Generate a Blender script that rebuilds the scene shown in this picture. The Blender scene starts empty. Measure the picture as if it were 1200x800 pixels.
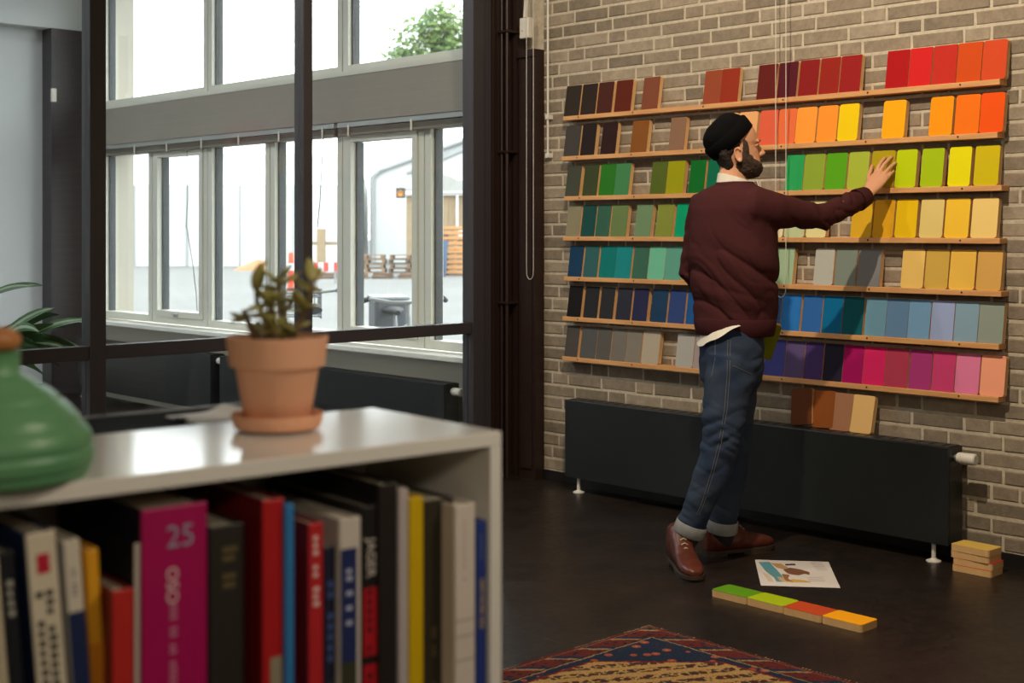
import bpy, bmesh, math, random
import numpy as np
from mathutils import Vector, Matrix, noise as mnoise

random.seed(7)
SC = bpy.context.scene
COL = SC.collection

# ------------------------------------------------------------------ camera
CAMZ, FPX, CX, HY = 1.35, 1585.0, 600.0, 271.0
TH = math.atan2(1500.0, FPX)
FX, FY = math.sin(TH), math.cos(TH)
FWD = Vector((FX, FY, 0)); RGT = Vector((FY, -FX, 0))
cam_d = bpy.data.cameras.new('camera')
cam = bpy.data.objects.new('camera', cam_d); COL.objects.link(cam)
cam.location = (0, 0, CAMZ)
cam.rotation_euler = (math.pi / 2, 0, -TH)
cam_d.sensor_width = 36.0
cam_d.lens = 36.0 * FPX / 1200.0
cam_d.shift_y = -(400.0 - HY) / 1200.0
cam_d.clip_end = 400
cam_d.dof.use_dof = True
cam_d.dof.focus_distance = 5.6
cam_d.dof.aperture_fstop = 4.3
SC.camera = cam

# ------------------------------------------------------------------ sky, exposure
w = bpy.data.worlds.new('overcast_sky'); SC.world = w; w.use_nodes = True
bg = w.node_tree.nodes['Background']
bg.inputs[0].default_value = (0.93, 0.97, 1.0, 1)
bg.inputs[1].default_value = 5.5
SC.view_settings.view_transform = 'Standard'
SC.view_settings.look = 'None'
SC.view_settings.gamma = 1
SC.view_settings.use_curve_mapping = False
SC.view_settings.exposure = 0.0
SC.cycles.max_bounces = 8
SC.cycles.transparent_max_bounces = 16
SC.cycles.diffuse_bounces = 5
SC.cycles.sample_clamp_indirect = 6
SC.cycles.use_denoising = True

# ceiling track spots (power, position, aim); the lamp bodies are built further down
SPOTS = [(325, (2.75, 2.45, 3.62), (5.15, 3.35, 1.15), 120, .75),
         (70, (2.75, 4.30, 3.62), (5.15, 4.60, 1.2), 110, .9)]
FILL_LUM_W = 60  # power of the fill luminaires added to the neighbouring room
FILL_GLOBES = [(36, (-0.6, -0.9, 2.5)), (36, (1.6, 0.2, 2.5))]  # unseen globes added as warm ambient fill (power, position)
WARM = (1.0, 0.85, 0.66)

# ------------------------------------------------------------------ pixel <-> place helpers (1200x800 frame)
def ray(x, y):
    return FWD + RGT * ((x - CX) / FPX) + Vector((0, 0, (HY - y) / FPX))
def Q(x, y, F):
    return Vector((0, 0, CAMZ)) + ray(x, y) * F
def QX(x, y, X):
    r = ray(x, y); return Vector((0, 0, CAMZ)) + r * (X / r.x)
def QY(x, y, Y):
    r = ray(x, y); return Vector((0, 0, CAMZ)) + r * (Y / r.y)
def QZ(x, y, Z):
    r = ray(x, y); return Vector((0, 0, CAMZ)) + r * ((Z - CAMZ) / r.z)
def yat(x, X):
    return QX(x, HY, X).y
def proj(p):
    d = Vector(p) - Vector((0, 0, CAMZ)); f = d.dot(FWD)
    return CX + FPX * d.dot(RGT) / f, HY - FPX * d.z / f, f

# ------------------------------------------------------------------ materials
def lin(c):
    return tuple(((v / 255.0) / 12.92 if v / 255.0 <= .04045 else ((v / 255.0 + .055) / 1.055) ** 2.4) for v in c)
MATS = {}
def mat(name, rgb, rough=.6, metal=0, noise=0, scale=20, bump=0, bscale=60, spec=.5, stretch=None, rgb2=None, detail=4, sub=0, coat=0):
    """rgb is 0-255 sRGB. noise: mix amount towards rgb2 (or a darker tone) with a noise texture in object space."""
    if name in MATS: return MATS[name]
    m = bpy.data.materials.new(name); m.use_nodes = True
    nt = m.node_tree; b = nt.nodes['Principled BSDF']
    c = lin(rgb)
    b.inputs['Base Color'].default_value = (*c, 1)
    b.inputs['Roughness'].default_value = rough
    b.inputs['Metallic'].default_value = metal
    b.inputs['Specular IOR Level'].default_value = spec
    if coat: b.inputs['Coat Weight'].default_value = coat
    if noise or bump:
        tc = nt.nodes.new('ShaderNodeTexCoord'); mp = nt.nodes.new('ShaderNodeMapping')
        nt.links.new(tc.outputs['Object'], mp.inputs[0])
        if stretch: mp.inputs['Scale'].default_value = stretch
    if noise:
        n = nt.nodes.new('ShaderNodeTexNoise'); n.inputs['Scale'].default_value = scale; n.inputs['Detail'].default_value = detail
        nt.links.new(mp.outputs[0], n.inputs['Vector'])
        r = nt.nodes.new('ShaderNodeValToRGB')
        c2 = lin(rgb2) if rgb2 else tuple(v * .55 for v in c)
        cm = tuple(a * (1 - noise) + d * noise for a, d in zip(c, c2))
        r.color_ramp.elements[0].position = .32; r.color_ramp.elements[0].color = (*cm, 1)
        r.color_ramp.elements[1].position = .68; r.color_ramp.elements[1].color = (*c, 1)
        nt.links.new(n.outputs['Fac'], r.inputs[0]); nt.links.new(r.outputs[0], b.inputs['Base Color'])
    if bump:
        n2 = nt.nodes.new('ShaderNodeTexNoise'); n2.inputs['Scale'].default_value = bscale; n2.inputs['Detail'].default_value = 5
        nt.links.new(mp.outputs[0], n2.inputs['Vector'])
        bp = nt.nodes.new('ShaderNodeBump'); bp.inputs['Strength'].default_value = bump; bp.inputs['Distance'].default_value = .004
        nt.links.new(n2.outputs['Fac'], bp.inputs['Height']); nt.links.new(bp.outputs[0], b.inputs['Normal'])
    MATS[name] = m
    return m
def glass(name, tint=(1, 1, 1), refl=1.0):
    if name in MATS: return MATS[name]
    m = bpy.data.materials.new(name); m.use_nodes = True; nt = m.node_tree; nt.nodes.clear()
    o = nt.nodes.new('ShaderNodeOutputMaterial'); t = nt.nodes.new('ShaderNodeBsdfTransparent'); g = nt.nodes.new('ShaderNodeBsdfGlossy')
    mx = nt.nodes.new('ShaderNodeMixShader'); fr = nt.nodes.new('ShaderNodeFresnel'); mu = nt.nodes.new('ShaderNodeMath')
    mu.operation = 'MULTIPLY'; mu.inputs[1].default_value = refl
    t.inputs[0].default_value = (*tint, 1); g.inputs['Roughness'].default_value = .02; 
    ge = nt.nodes.new('ShaderNodeNewGeometry'); mr = nt.nodes.new('ShaderNodeMapRange')   # same reflectance on the way out as on the way in
    mr.inputs['To Min'].default_value = 1.33; mr.inputs['To Max'].default_value = 1 / 1.33
    nt.links.new(ge.outputs['Backfacing'], mr.inputs['Value']); nt.links.new(mr.outputs[0], fr.inputs[0])
    nt.links.new(fr.outputs[0], mu.inputs[0]); nt.links.new(mu.outputs[0], mx.inputs[0])
    nt.links.new(t.outputs[0], mx.inputs[1]); nt.links.new(g.outputs[0], mx.inputs[2]); nt.links.new(mx.outputs[0], o.inputs[0])
    MATS[name] = m; return m

# ------------------------------------------------------------------ mesh helpers
class MB:
    def __init__(s): s.v = []; s.f = []
    def add(s, vs, fs):
        o = len(s.v); s.v += [tuple(v) for v in vs]; s.f += [tuple(i + o for i in f) for f in fs]; return s
    def box(s, x0, x1, y0, y1, z0, z1):
        x0, x1 = min(x0, x1), max(x0, x1); y0, y1 = min(y0, y1), max(y0, y1); z0, z1 = min(z0, z1), max(z0, z1)
        return s.add([(x0,y0,z0),(x1,y0,z0),(x1,y1,z0),(x0,y1,z0),(x0,y0,z1),(x1,y0,z1),(x1,y1,z1),(x0,y1,z1)],
                     [(0,3,2,1),(4,5,6,7),(0,1,5,4),(1,2,6,5),(2,3,7,6),(3,0,4,7)])
    def rbox(s, x0, x1, y0, y1, z0, z1, b=.003):
        bm = bmesh.new()
        bmesh.ops.create_cube(bm, size=1)
        for v in bm.verts:
            v.co = Vector(((x0 + x1) / 2 + v.co.x * (x1 - x0), (y0 + y1) / 2 + v.co.y * (y1 - y0), (z0 + z1) / 2 + v.co.z * (z1 - z0)))
        bmesh.ops.bevel(bm, geom=bm.edges[:], offset=b, segments=2, affect='EDGES', profile=.5)
        bm.verts.index_update()
        s.add([v.co[:] for v in bm.verts], [[v.index for v in f.verts] for f in bm.faces]); bm.free(); return s
    def loft(s, secs, n=20, power=1.0):
        """secs: (center, axisA, axisB) vectors; closed tube with fan caps"""
        vs = []; fs = []
        for c, a, b in secs:
            c, a, b = Vector(c), Vector(a), Vector(b)
            for k in range(n):
                t = 2 * math.pi * k / n; ct, st = math.cos(t), math.sin(t)
                if power != 1.0:
                    ct = math.copysign(abs(ct) ** power, ct); st = math.copysign(abs(st) ** power, st)
                vs.append(c + a * ct + b * st)
        m = len(secs)
        for i in range(m - 1):
            for k in range(n):
                k2 = (k + 1) % n
                fs.append((i*n+k, i*n+k2, (i+1)*n+k2, (i+1)*n+k))
        vs.append(Vector(secs[0][0])); vs.append(Vector(secs[-1][0]))
        for k in range(n):
            k2 = (k + 1) % n
            fs.append((m*n, k2, k)); fs.append((m*n+1, (m-1)*n+k, (m-1)*n+k2))
        return s.add(vs, fs)
    def tube(s, pts, rad, n=10, round_ends=False):
        pts = [Vector(p) for p in pts]
        if not hasattr(rad, '__len__'): rad = [rad] * len(pts)
        rad = list(rad)
        if round_ends:
            d0 = (pts[0] - pts[1]).normalized(); d1 = (pts[-1] - pts[-2]).normalized()
            pre = [pts[0] + d0 * rad[0] * .9, pts[0] + d0 * rad[0] * .6]; prr = [rad[0] * .35, rad[0] * .78]
            post = [pts[-1] + d1 * rad[-1] * .6, pts[-1] + d1 * rad[-1] * .9]; por = [rad[-1] * .78, rad[-1] * .35]
            pts = pre + pts + post; rad = prr + rad + por
        secs = []; ref = None
        for i, p in enumerate(pts):
            d = (pts[min(i + 1, len(pts) - 1)] - pts[max(i - 1, 0)]).normalized()
            if ref is None:
                ref = Vector((0, 0, 1)) if abs(d.z) < .9 else Vector((1, 0, 0))
            a = (ref - d * ref.dot(d)).normalized(); ref = a; b = d.cross(a)
            secs.append((p, a * rad[i], b * rad[i]))
        return s.loft(secs, n)
    def lathe(s, prof, c=(0, 0, 0), n=28):
        c = Vector(c)
        return s.loft([(c + Vector((0, 0, z)), Vector((max(r, 1e-4), 0, 0)), Vector((0, max(r, 1e-4), 0))) for r, z in prof], n)
    def ell(s, c, a, b, cc, n=14, m=9):
        c, a, b, cc = Vector(c), Vector(a), Vector(b), Vector(cc)
        secs = []
        for i in range(m + 1):
            t = -math.pi / 2 + math.pi * i / m; r = max(math.cos(t), .02)
            secs.append((c + cc * math.sin(t), a * r, b * r))
        return s.loft(secs, n)
    def prism(s, outline, d):
        """outline: list of 3D points (planar), extruded by vector d"""
        n = len(outline); d = Vector(d)
        vs = [Vector(p) for p in outline] + [Vector(p) + d for p in outline]
        fs = [tuple(range(n))[::-1], tuple(range(n, 2 * n))] + [(i, (i + 1) % n, (i + 1) % n + n, i + n) for i in range(n)]
        return s.add(vs, fs)
    def mesh(s, name):
        me = bpy.data.meshes.new(name); me.from_pydata(s.v, [], s.f); me.update()
        bm = bmesh.new(); bm.from_mesh(me); bmesh.ops.recalc_face_normals(bm, faces=bm.faces[:]); bm.to_mesh(me); bm.free()
        return me
    def build(s, name, m, parent=None, smooth=False, ang=40):
        me = s.mesh(name)
        me.materials.append(m)
        if smooth: shade(me, ang)
        return link(name, me, parent)
def shade(me, ang=40):
    me.polygons.foreach_set('use_smooth', [True] * len(me.polygons))
    try: me.set_sharp_from_angle(angle=math.radians(ang))
    except Exception: pass
def link(name, data, parent=None):
    o = bpy.data.objects.new(name, data); COL.objects.link(o)
    if parent is not None: o.parent = parent
    return o
def tag(o, label, cat, group=None):
    o['label'] = label; o['category'] = cat
    if group: o['group'] = group
    return o
def thing(name, label, cat, loc=(0, 0, 0), rz=0, group=None):
    o = bpy.data.objects.new(name, None); COL.objects.link(o)
    o.empty_display_size = .05
    o.location = loc; o.rotation_euler = (0, 0, rz)
    return tag(o, label, cat, group)
def struct(o):
    o['kind'] = 'structure'; return o
def stuff(o):
    o['kind'] = 'stuff'; return o
def B(name, m, parent, *box):
    return MB().box(*box).build(name, m, parent)
def RB(name, m, parent, *box, b=.003):
    return MB().rbox(*box, b=b).build(name, m, parent)
def copy_tree(o, parent=None):
    c = o.copy(); COL.objects.link(c); c.parent = parent
    for ch in o.children: copy_tree(ch, c)
    return c
def text_part(name, s, size, m, parent, loc, rot, extrude=.0003, align='CENTER'):
    cu = bpy.data.curves.new(name, 'FONT'); cu.body = s; cu.size = size; cu.extrude = extrude
    cu.align_x = align; cu.align_y = 'CENTER'
    t = bpy.data.objects.new(name, cu); COL.objects.link(t)
    dg = bpy.context.evaluated_depsgraph_get()
    me = bpy.data.meshes.new_from_object(t.evaluated_get(dg))
    bpy.data.objects.remove(t)
    me.materials.clear(); me.materials.append(m)
    o = link(name, me, parent); o.location = loc; o.rotation_euler = rot
    return o
# ================================================================== THE SETTING
XW = 5.20          # inner face of the facade (brick wall and window wall share it)
YP = 5.50          # plane of the glazed partition
YE = 10.90         # end wall of the neighbouring room
CEIL = 4.00
plaster = mat('plaster_white', (208, 212, 212), .85, bump=.05, bscale=90)
plaster_warm = mat('plaster_warm', (205, 200, 190), .85)
facade_paint = mat('facade_paint', (186, 180, 166), .7)
win_white = mat('window_paint', (214, 214, 202), .45)
win_grey = mat('window_gasket', (72, 76, 78), .5)
beam_m = mat('blind_box_grey', (146, 140, 130), .6)
alu = mat('aluminium', (176, 178, 176), .35, metal=.8)
black_steel = mat('black_steel', (58, 54, 58), .45)
brown_wood = mat('dark_brown_paint', (44, 29, 25), .4)
black_rad = mat('radiator_black', (30, 33, 33), .38)
white_pl = mat('white_plastic', (225, 220, 208), .4)
pane_m = glass('pane_glass', (.97, .985, .98), 1.0)
part_glass = glass('partition_glass', (.95, .96, .955), 1.0)
pine = mat('pine', (224, 168, 108), .55, noise=.55, scale=9, stretch=(6, .5, 6), rgb2=(190, 126, 70), bump=.1, bscale=30)
pine_end = mat('pine_edge', (226, 184, 128), .6, noise=.4, scale=30, stretch=(1, .3, 1), rgb2=(205, 150, 92))

# ---- floor
fm = bpy.data.materials.new('dark_floor'); fm.use_nodes = True
nt = fm.node_tree; bs = nt.nodes['Principled BSDF']
tc = nt.nodes.new('ShaderNodeTexCoord')
n1 = nt.nodes.new('ShaderNodeTexNoise'); n1.inputs['Scale'].default_value = 4.5; n1.inputs['Detail'].default_value = 8; n1.inputs['Roughness'].default_value = .7
n2 = nt.nodes.new('ShaderNodeTexNoise'); n2.inputs['Scale'].default_value = 26; n2.inputs['Detail'].default_value = 6
nt.links.new(tc.outputs['Object'], n1.inputs['Vector']); nt.links.new(tc.outputs['Object'], n2.inputs['Vector'])
r1 = nt.nodes.new('ShaderNodeValToRGB')
r1.color_ramp.elements[0].position = .3; r1.color_ramp.elements[0].color = (*lin((23, 18, 15)), 1)
r1.color_ramp.elements[1].position = .75; r1.color_ramp.elements[1].color = (*lin((48, 38, 32)), 1)
nt.links.new(n1.outputs['Fac'], r1.inputs[0]); nt.links.new(r1.outputs[0], bs.inputs['Base Color'])
mr = nt.nodes.new('ShaderNodeMapRange'); mr.inputs['To Min'].default_value = .2; mr.inputs['To Max'].default_value = .5
nt.links.new(n2.outputs['Fac'], mr.inputs['Value']); nt.links.new(mr.outputs[0], bs.inputs['Roughness'])
bp = nt.nodes.new('ShaderNodeBump'); bp.inputs['Strength'].default_value = .05; bp.inputs['Distance'].default_value = .003
nt.links.new(n2.outputs['Fac'], bp.inputs['Height']); nt.links.new(bp.outputs[0], bs.inputs['Normal'])
struct(B('floor', fm, None, -3.5, XW + .25, -4.0, YE + .2, -.25, 0))
seam_m = mat('floor_seam', (66, 58, 53), .6)
fl = bpy.data.objects['floor']
B('seam', seam_m, fl, 3.164, 3.166, 3.04, 5.3, 0, .0005)
B('seam', seam_m, fl, 1.964, 1.966, 3.04, 5.3, 0, .0005)
struct(B('ceiling', plaster, None, -3.5, XW + .5, -4.0, YE + .2, CEIL, CEIL + .2))

# ---- brick wall
mortar = mat('mortar', (206, 193, 170), .95, noise=.5, scale=40, bump=.5, bscale=140)
wb = struct(B('wall_right', mortar, None, XW + .0015, XW + .5, -4.0, 5.52, 0, CEIL))
def brick_mat(name, src):
    m = bpy.data.materials.new(name); m.use_nodes = True; nt = m.node_tree; b = nt.nodes['Principled BSDF']
    b.inputs['Roughness'].default_value = .92; b.inputs['Specular IOR Level'].default_value = .2
    if src == 'random':
        oi = nt.nodes.new('ShaderNodeObjectInfo'); out = oi.outputs['Random']
    else:
        at = nt.nodes.new('ShaderNodeAttribute'); at.attribute_name = 'tone'; out = at.outputs['Fac']
    r = nt.nodes.new('ShaderNodeValToRGB')
    e = r.color_ramp.elements
    e[0].position = 0; e[0].color = (*lin((130, 119, 104)), 1); e[1].position = 1; e[1].color = (*lin((167, 154, 135)), 1)
    k = e.new(.35); k.color = (*lin((145, 132, 115)), 1); k = e.new(.7); k.color = (*lin((155, 141, 123)), 1)
    nt.links.new(out, r.inputs[0])
    tc = nt.nodes.new('ShaderNodeTexCoord')
    geo = nt.nodes.new('ShaderNodeNewGeometry')
    n = nt.nodes.new('ShaderNodeTexNoise'); n.inputs['Scale'].default_value = 22; n.inputs['Detail'].default_value = 8; n.inputs['Roughness'].default_value = .75
    nt.links.new(geo.outputs['Position'], n.inputs['Vector'])
    mx = nt.nodes.new('ShaderNodeMixRGB'); mx.blend_type = 'MULTIPLY'; mx.inputs[0].default_value = .75
    r2 = nt.nodes.new('ShaderNodeValToRGB'); r2.color_ramp.elements[0].position = .3; r2.color_ramp.elements[0].color = (.6, .58, .56, 1)
    r2.color_ramp.elements[1].position = .62; r2.color_ramp.elements[1].color = (1.08, 1.06, 1.03, 1)
    nt.links.new(n.outputs['Fac'], r2.inputs[0]); nt.links.new(r.outputs[0], mx.inputs[1]); nt.links.new(r2.outputs[0], mx.inputs[2])
    nt.links.new(mx.outputs[0], b.inputs['Base Color'])
    bp = nt.nodes.new('ShaderNodeBump'); bp.inputs['Strength'].default_value = .5; bp.inputs['Distance'].default_value = .004
    n3 = nt.nodes.new('ShaderNodeTexNoise'); n3.inputs['Scale'].default_value = 90; n3.inputs['Detail'].default_value = 5
    nt.links.new(geo.outputs['Position'], n3.inputs['Vector'])
    nt.links.new(n3.outputs['Fac'], bp.inputs['Height']); nt.links.new(bp.outputs[0], b.inputs['Normal'])
    return m
bm_single, bm_join = brick_mat('brick', 'random'), brick_mat('brick_rest', 'tone')
def brick_geo(L, H, rnd):
    """front face at local x=0, body going to +x; worn, slightly irregular chamfered front"""
    j = lambda s=.0016: rnd.uniform(-s, s)
    c = .004
    f = [(j(), -L/2 + c + j(), -H/2 + c + j()), (j(), L/2 - c + j(), -H/2 + c + j()), (j(), L/2 - c + j(), H/2 - c + j()), (j(), -L/2 + c + j(), H/2 - c + j())]
    g = [(c, -L/2 + j(), -H/2 + j()), (c, L/2 + j(), -H/2 + j()), (c, L/2 + j(), H/2 + j()), (c, -L/2 + j(), H/2 + j())]
    h = [(.03, p[1], p[2]) for p in g]
    vs = f + g + h
    fs = [(0, 3, 2, 1)]
    for a, b in ((0, 4), (4, 8)):
        for k in range(4):
            k2 = (k + 1) % 4; fs.append((a + k, a + k2, b + k2, b + k))
    return vs, fs
rb = random.Random(3)
BR = {}
for L in (.228, .108):
    BR[L] = []
    for k in range(6):
        vs, fs = brick_geo(L, .0545, rb); mb = MB(); mb.add(vs, fs); me = mb.mesh('brick'); me.materials.append(bm_single); BR[L].append(me)
bricks = []
row = 0; z = .062
while z + .06 < CEIL:
    y = 5.24; k = [0, 2, 1, 2, 0, 1][row % 6]
    first = [.0, .07, .12, .19, .03, .15][row % 6]
    seq = ['S', 'S', 'H']
    if first > .05:
        L = first - .012
        bricks.append((y - L / 2, z + .027, L)); y -= first
    while y > -3.9:
        L = .228 if seq[k % 3] == 'S' else .108
        bricks.append((y - L / 2, z + .027, L)); y -= L + .012; k += 1
    row += 1; z += .0667
RAILZ = [1.948 - .2121 * i for i in range(7)]
def brick_score(b):
    y, zz, L = b
    if L not in (.228, .108): return 0
    x, yy, f = proj((XW, y, zz))
    if not (-20 < yy < 830 and 600 < x < 1225): return 0
    a = L * (1 / f) ** 2
    if 2.85 < y < 4.85 and zz < .44: a *= .02
    if 2.7 < y < 4.95 and .70 < zz < 2.06:
        a *= .3
    return a
order = sorted(range(len(bricks)), key=lambda i: -brick_score(bricks[i]))
top = set(i for i in order[:300] if brick_score(bricks[i]) > 0)
for i in sorted(top):
    y, zz, L = bricks[i]
    o = link('brick', random.choice(BR[L]), wb); o.location = (XW - .003 + random.uniform(-.0012, .0015), y, zz)
rest = MB(); tones = []
for i, (y, zz, L) in enumerate(bricks):
    if i in top: continue
    vs, fs = brick_geo(L, .0545, rb)
    rest.add([(v[0] + XW - .003, v[1] + y, v[2] + zz) for v in vs], fs); tones += [rb.random()] * len(vs)
ro = rest.build('brick_courses', bm_join, wb); stuff(ro)
at = ro.data.attributes.new('tone', 'FLOAT', 'POINT'); at.data.foreach_set('value', tones)
struct(B('baseboard_right', mat('plinth_black', (24, 20, 18), .5), None, XW - .012, XW + .002, -3.9, 5.24, 0, .055))

# ---- dark brown casing, pipes and steel post in the corner
cas = struct(MB().box(5.135, XW + .004, 5.24, 5.372, 0, 2.34).build('trim_1', brown_wood))
B('moulding', brown_wood, cas, 5.125, 5.135, 5.262, 5.35, .06, 2.28)
B('moulding', brown_wood, cas, 5.120, 5.135, 5.24, 5.372, 2.30, 2.34)
cas2 = struct(MB().box(5.16, XW + .004, 5.372, 5.52, 0, CEIL).build('trim_2', brown_wood))
B('moulding', brown_wood, cas2, 5.145, 5.16, 5.40, 5.43, 0, CEIL)
pipes = thing('heating_pipe', 'pair of thin dark brown heating pipes running up the corner by the casing', 'pipe', (5.08, 5.42, 0))
for dy, r in ((-.012, .011), (.030, .008)):
    MB().tube([(0, dy, 0), (0, dy, CEIL)], r, 10).build('pipe', brown_wood, pipes, True)
for zz in (.95, 1.78, 2.44):
    RB('pipe_clip', brown_wood, pipes, -.016, .08, -.03, .045, zz, zz + .014)

# ---- glazed partition (steel frame)
pt = struct(MB().box(-3.5, XW, YP - .035, YP + .035, CEIL - .12, CEIL).build('wall_partition', black_steel))
PM = [QY(110, 300, YP).x, QY(355.5, 300, YP).x]
def post(x, wdt, name='post', dep=.04):
    RB(name, black_steel, pt, x - wdt / 2, x + wdt / 2, YP - dep, YP + dep, 0, CEIL - .12, b=.003)
post(PM[0], .075); post(PM[1], .054)
post(PM[0] - (PM[1] - PM[0]) * 1.08, .055)
RB('post', black_steel, pt, 4.875, 4.955, YP - .045, YP + .045, 0, CEIL - .12, b=.003)
RB('post', black_steel, pt, 4.957, 5.02, YP - .03, YP + .05, 0, CEIL - .12, b=.003)
RB('infill_panel', brown_wood, pt, 5.02, 5.17, YP - .02, YP + .04, 0, CEIL - .12, b=.003)
RB('cover_strip', brown_wood, pt, 5.03, 5.05, YP - .03, YP - .02, 0, CEIL - .12, b=.002)
ZB = QY(550, 384, YP).z
XSOL = PM[0] - (PM[1] - PM[0]) * 1.08
struct(B('wall_light_block', plaster_warm, None, -3.5, XSOL - .028, YP - .06, YP + .06, 0, CEIL - .12))  # unseen solid stretch added to keep side daylight off the brick wall
xs = [XSOL, PM[0], PM[1], 4.915]
wd = [.055, .075, .054, .08]
for i in range(len(xs) - 1):
    a, b_ = xs[i] + wd[i] / 2, xs[i + 1] - wd[i + 1] / 2
    RB('rail', black_steel, pt, a, b_, YP - .03, YP + .03, ZB - .03, ZB + .03, b=.002)
    RB('rail', black_steel, pt, a, b_, YP - .03, YP + .03, 0, .09, b=.002)
    B('pane', part_glass, pt, a, b_, YP - .004, YP + .004, ZB + .03, CEIL - .12)
    B('pane', part_glass, pt, a, b_, YP - .004, YP + .004, .09, ZB - .03)

# ---- window wall
WY = [10.40, 9.57, 8.745, 7.925, 7.085, 6.26, 5.58]
ZS, ZT, ZU0, ZU1 = .645, 2.02, 2.36, 3.42
ww = MB()
ww.box(XW, XW + .3, 5.52, YE, 0, ZS - .03)
ww.box(XW, XW + .3, 10.43, YE, ZS - .03, CEIL)
ww.box(XW + .06, XW + .3, 5.52, 10.43, ZT + .02, ZU0 - .03)
ww.box(XW, XW + .3, 5.52, 10.43, ZU1 + .03, CEIL)
ww = struct(ww.build('wall_back', facade_paint))
B('blind_box_front', beam_m, ww, XW - .07, XW + .06, 5.52, 10.43, 2.045, 2.335)
B('blind_box_ledge', win_white, ww, XW - .075, XW + .06, 5.52, 10.43, 2.335, 2.365)
def window(n, ya, yb, z0, z1, openable):
    """ya > yb; frame around a single pane"""
    root = bpy.data.objects.new('window_%d' % n, None); COL.objects.link(root); struct(root)
    root.location = (XW, (ya + yb) / 2, z0)
    hw = (ya - yb) / 2; H = z1 - z0; t = .055
    RB('stile', win_white, root, .0, .10, hw - t, hw, 0, H); RB('stile', win_white, root, .0, .10, -hw, -hw + t, 0, H)
    RB('frame_rail', win_white, root, .0, .10, -hw + t, hw - t, 0, t); RB('frame_rail', win_white, root, .0, .10, -hw + t, hw - t, H - t, H)
    i = t
    if openable:
        s = .045
        RB('sash_stile', win_white, root, -.014, .07, hw - t - s, hw - t + .004, t, H - t); RB('sash_stile', win_white, root, -.014, .07, -hw + t - .004, -hw + t + s, t, H - t)
        RB('sash_rail', win_white, root, -.014, .07, -hw + t + s, hw - t - s, t - .002, t + s); RB('sash_rail', win_white, root, -.014, .07, -hw + t + s, hw - t - s, H - t - s, H - t)
        i = t + s
        hd = RB('handle', alu, root, -.045, -.014, -.012, .012, t + .004, t + .03)
        RB('grip', alu, hd, -.05, -.04, -.05, .03, t + .02, t + .03)
    g = .012
    for a, b_ in ((hw - i - g, hw - i), (-hw + i, -hw + i + g)):
        B('gasket', win_grey, root, .03, .085, a, b_, i, H - i)
    B('pane', pane_m, root, .055, .061, -hw + i, hw - i, i, H - i)
def fill_window(n, ya, yb):  # unseen windows added opposite the facade to let more daylight in
    root = bpy.data.objects.new('window_%d' % n, None); COL.objects.link(root); struct(root); root.location = (-3.6, (ya + yb) / 2, .7)
    h = abs(ya - yb) / 2
    for a, b_ in ((-h, -h + .06), (h - .06, h)): RB('stile', win_white, root, -.05, .05, a, b_, 0, 2.6)
    for a, b_ in ((0, .06), (2.54, 2.6)): RB('frame_rail', win_white, root, -.05, .05, -h + .06, h - .06, a, b_)
    B('pane', pane_m, root, -.003, .003, -h + .06, h - .06, .06, 2.54)
n = 1
for k in range(2): fill_window(20 + k, 6.0 + 1.5 * k, 7.5 + 1.5 * k)
for k in range(6):
    window(n, WY[k] - .004, WY[k + 1] + .004, ZS, ZT, k in (1, 4)); n += 1
for a, b_ in ((0, 2), (2, 4), (4, 6)):
    window(n, WY[a] - .004, WY[b_] + .004, ZU0, ZU1, False); n += 1
sill_m = mat('sill_white', (226, 226, 218), .35)
struct(MB().rbox(XW - .13, XW + .05, 5.56, 10.62, ZS - .045, ZS - .012, b=.006).build('trim_3', sill_m))
# ---- other walls
ew = MB(); ew.box(-3.5, XW + .3, YE, YE + .2, 0, CEIL)
struct(ew.build('wall_end', plaster))
bulk = struct(MB().box(-3.5, XW, YE - .16, YE, 3.03, CEIL).build('trim_4', plaster))
pier = struct(MB().box(4.935, XW, YE - .17, YE, 0, 3.03).build('trim_5', mat('pier_dark', (66, 60, 62), .5)))
B('pier_edge', black_steel, pier, 4.915, 4.935, YE - .175, YE, 0, 3.03)
struct(B('baseboard_end', black_steel, None, -3.5, 4.915, YE - .015, YE, 0, .08))
wl = MB().box(-3.7, -3.5, -4.0, 6.0, 0, CEIL).box(-3.7, -3.5, 9.0, YE + .2, 0, CEIL).box(-3.7, -3.5, 6.0, 9.0, 0, .7).box(-3.7, -3.5, 6.0, 9.0, 3.3, CEIL)
struct(wl.build('wall_left', plaster_warm))
struct(B('wall_front', plaster_warm, None, -3.7, XW + .5, -4.2, -4.0, 0, CEIL))

# ---- outside ground
asphalt = mat('asphalt', (112, 112, 109), .9, noise=.35, scale=.35, detail=8, stretch=(.4, 1.4, 1))
struct(B('ground', asphalt, None, XW + .3, 190, -120, 190, -.5, -.15))
struct(B('ground_yard', asphalt, None, -120, -3.7, -120, 190, -.5, -.15))
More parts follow.
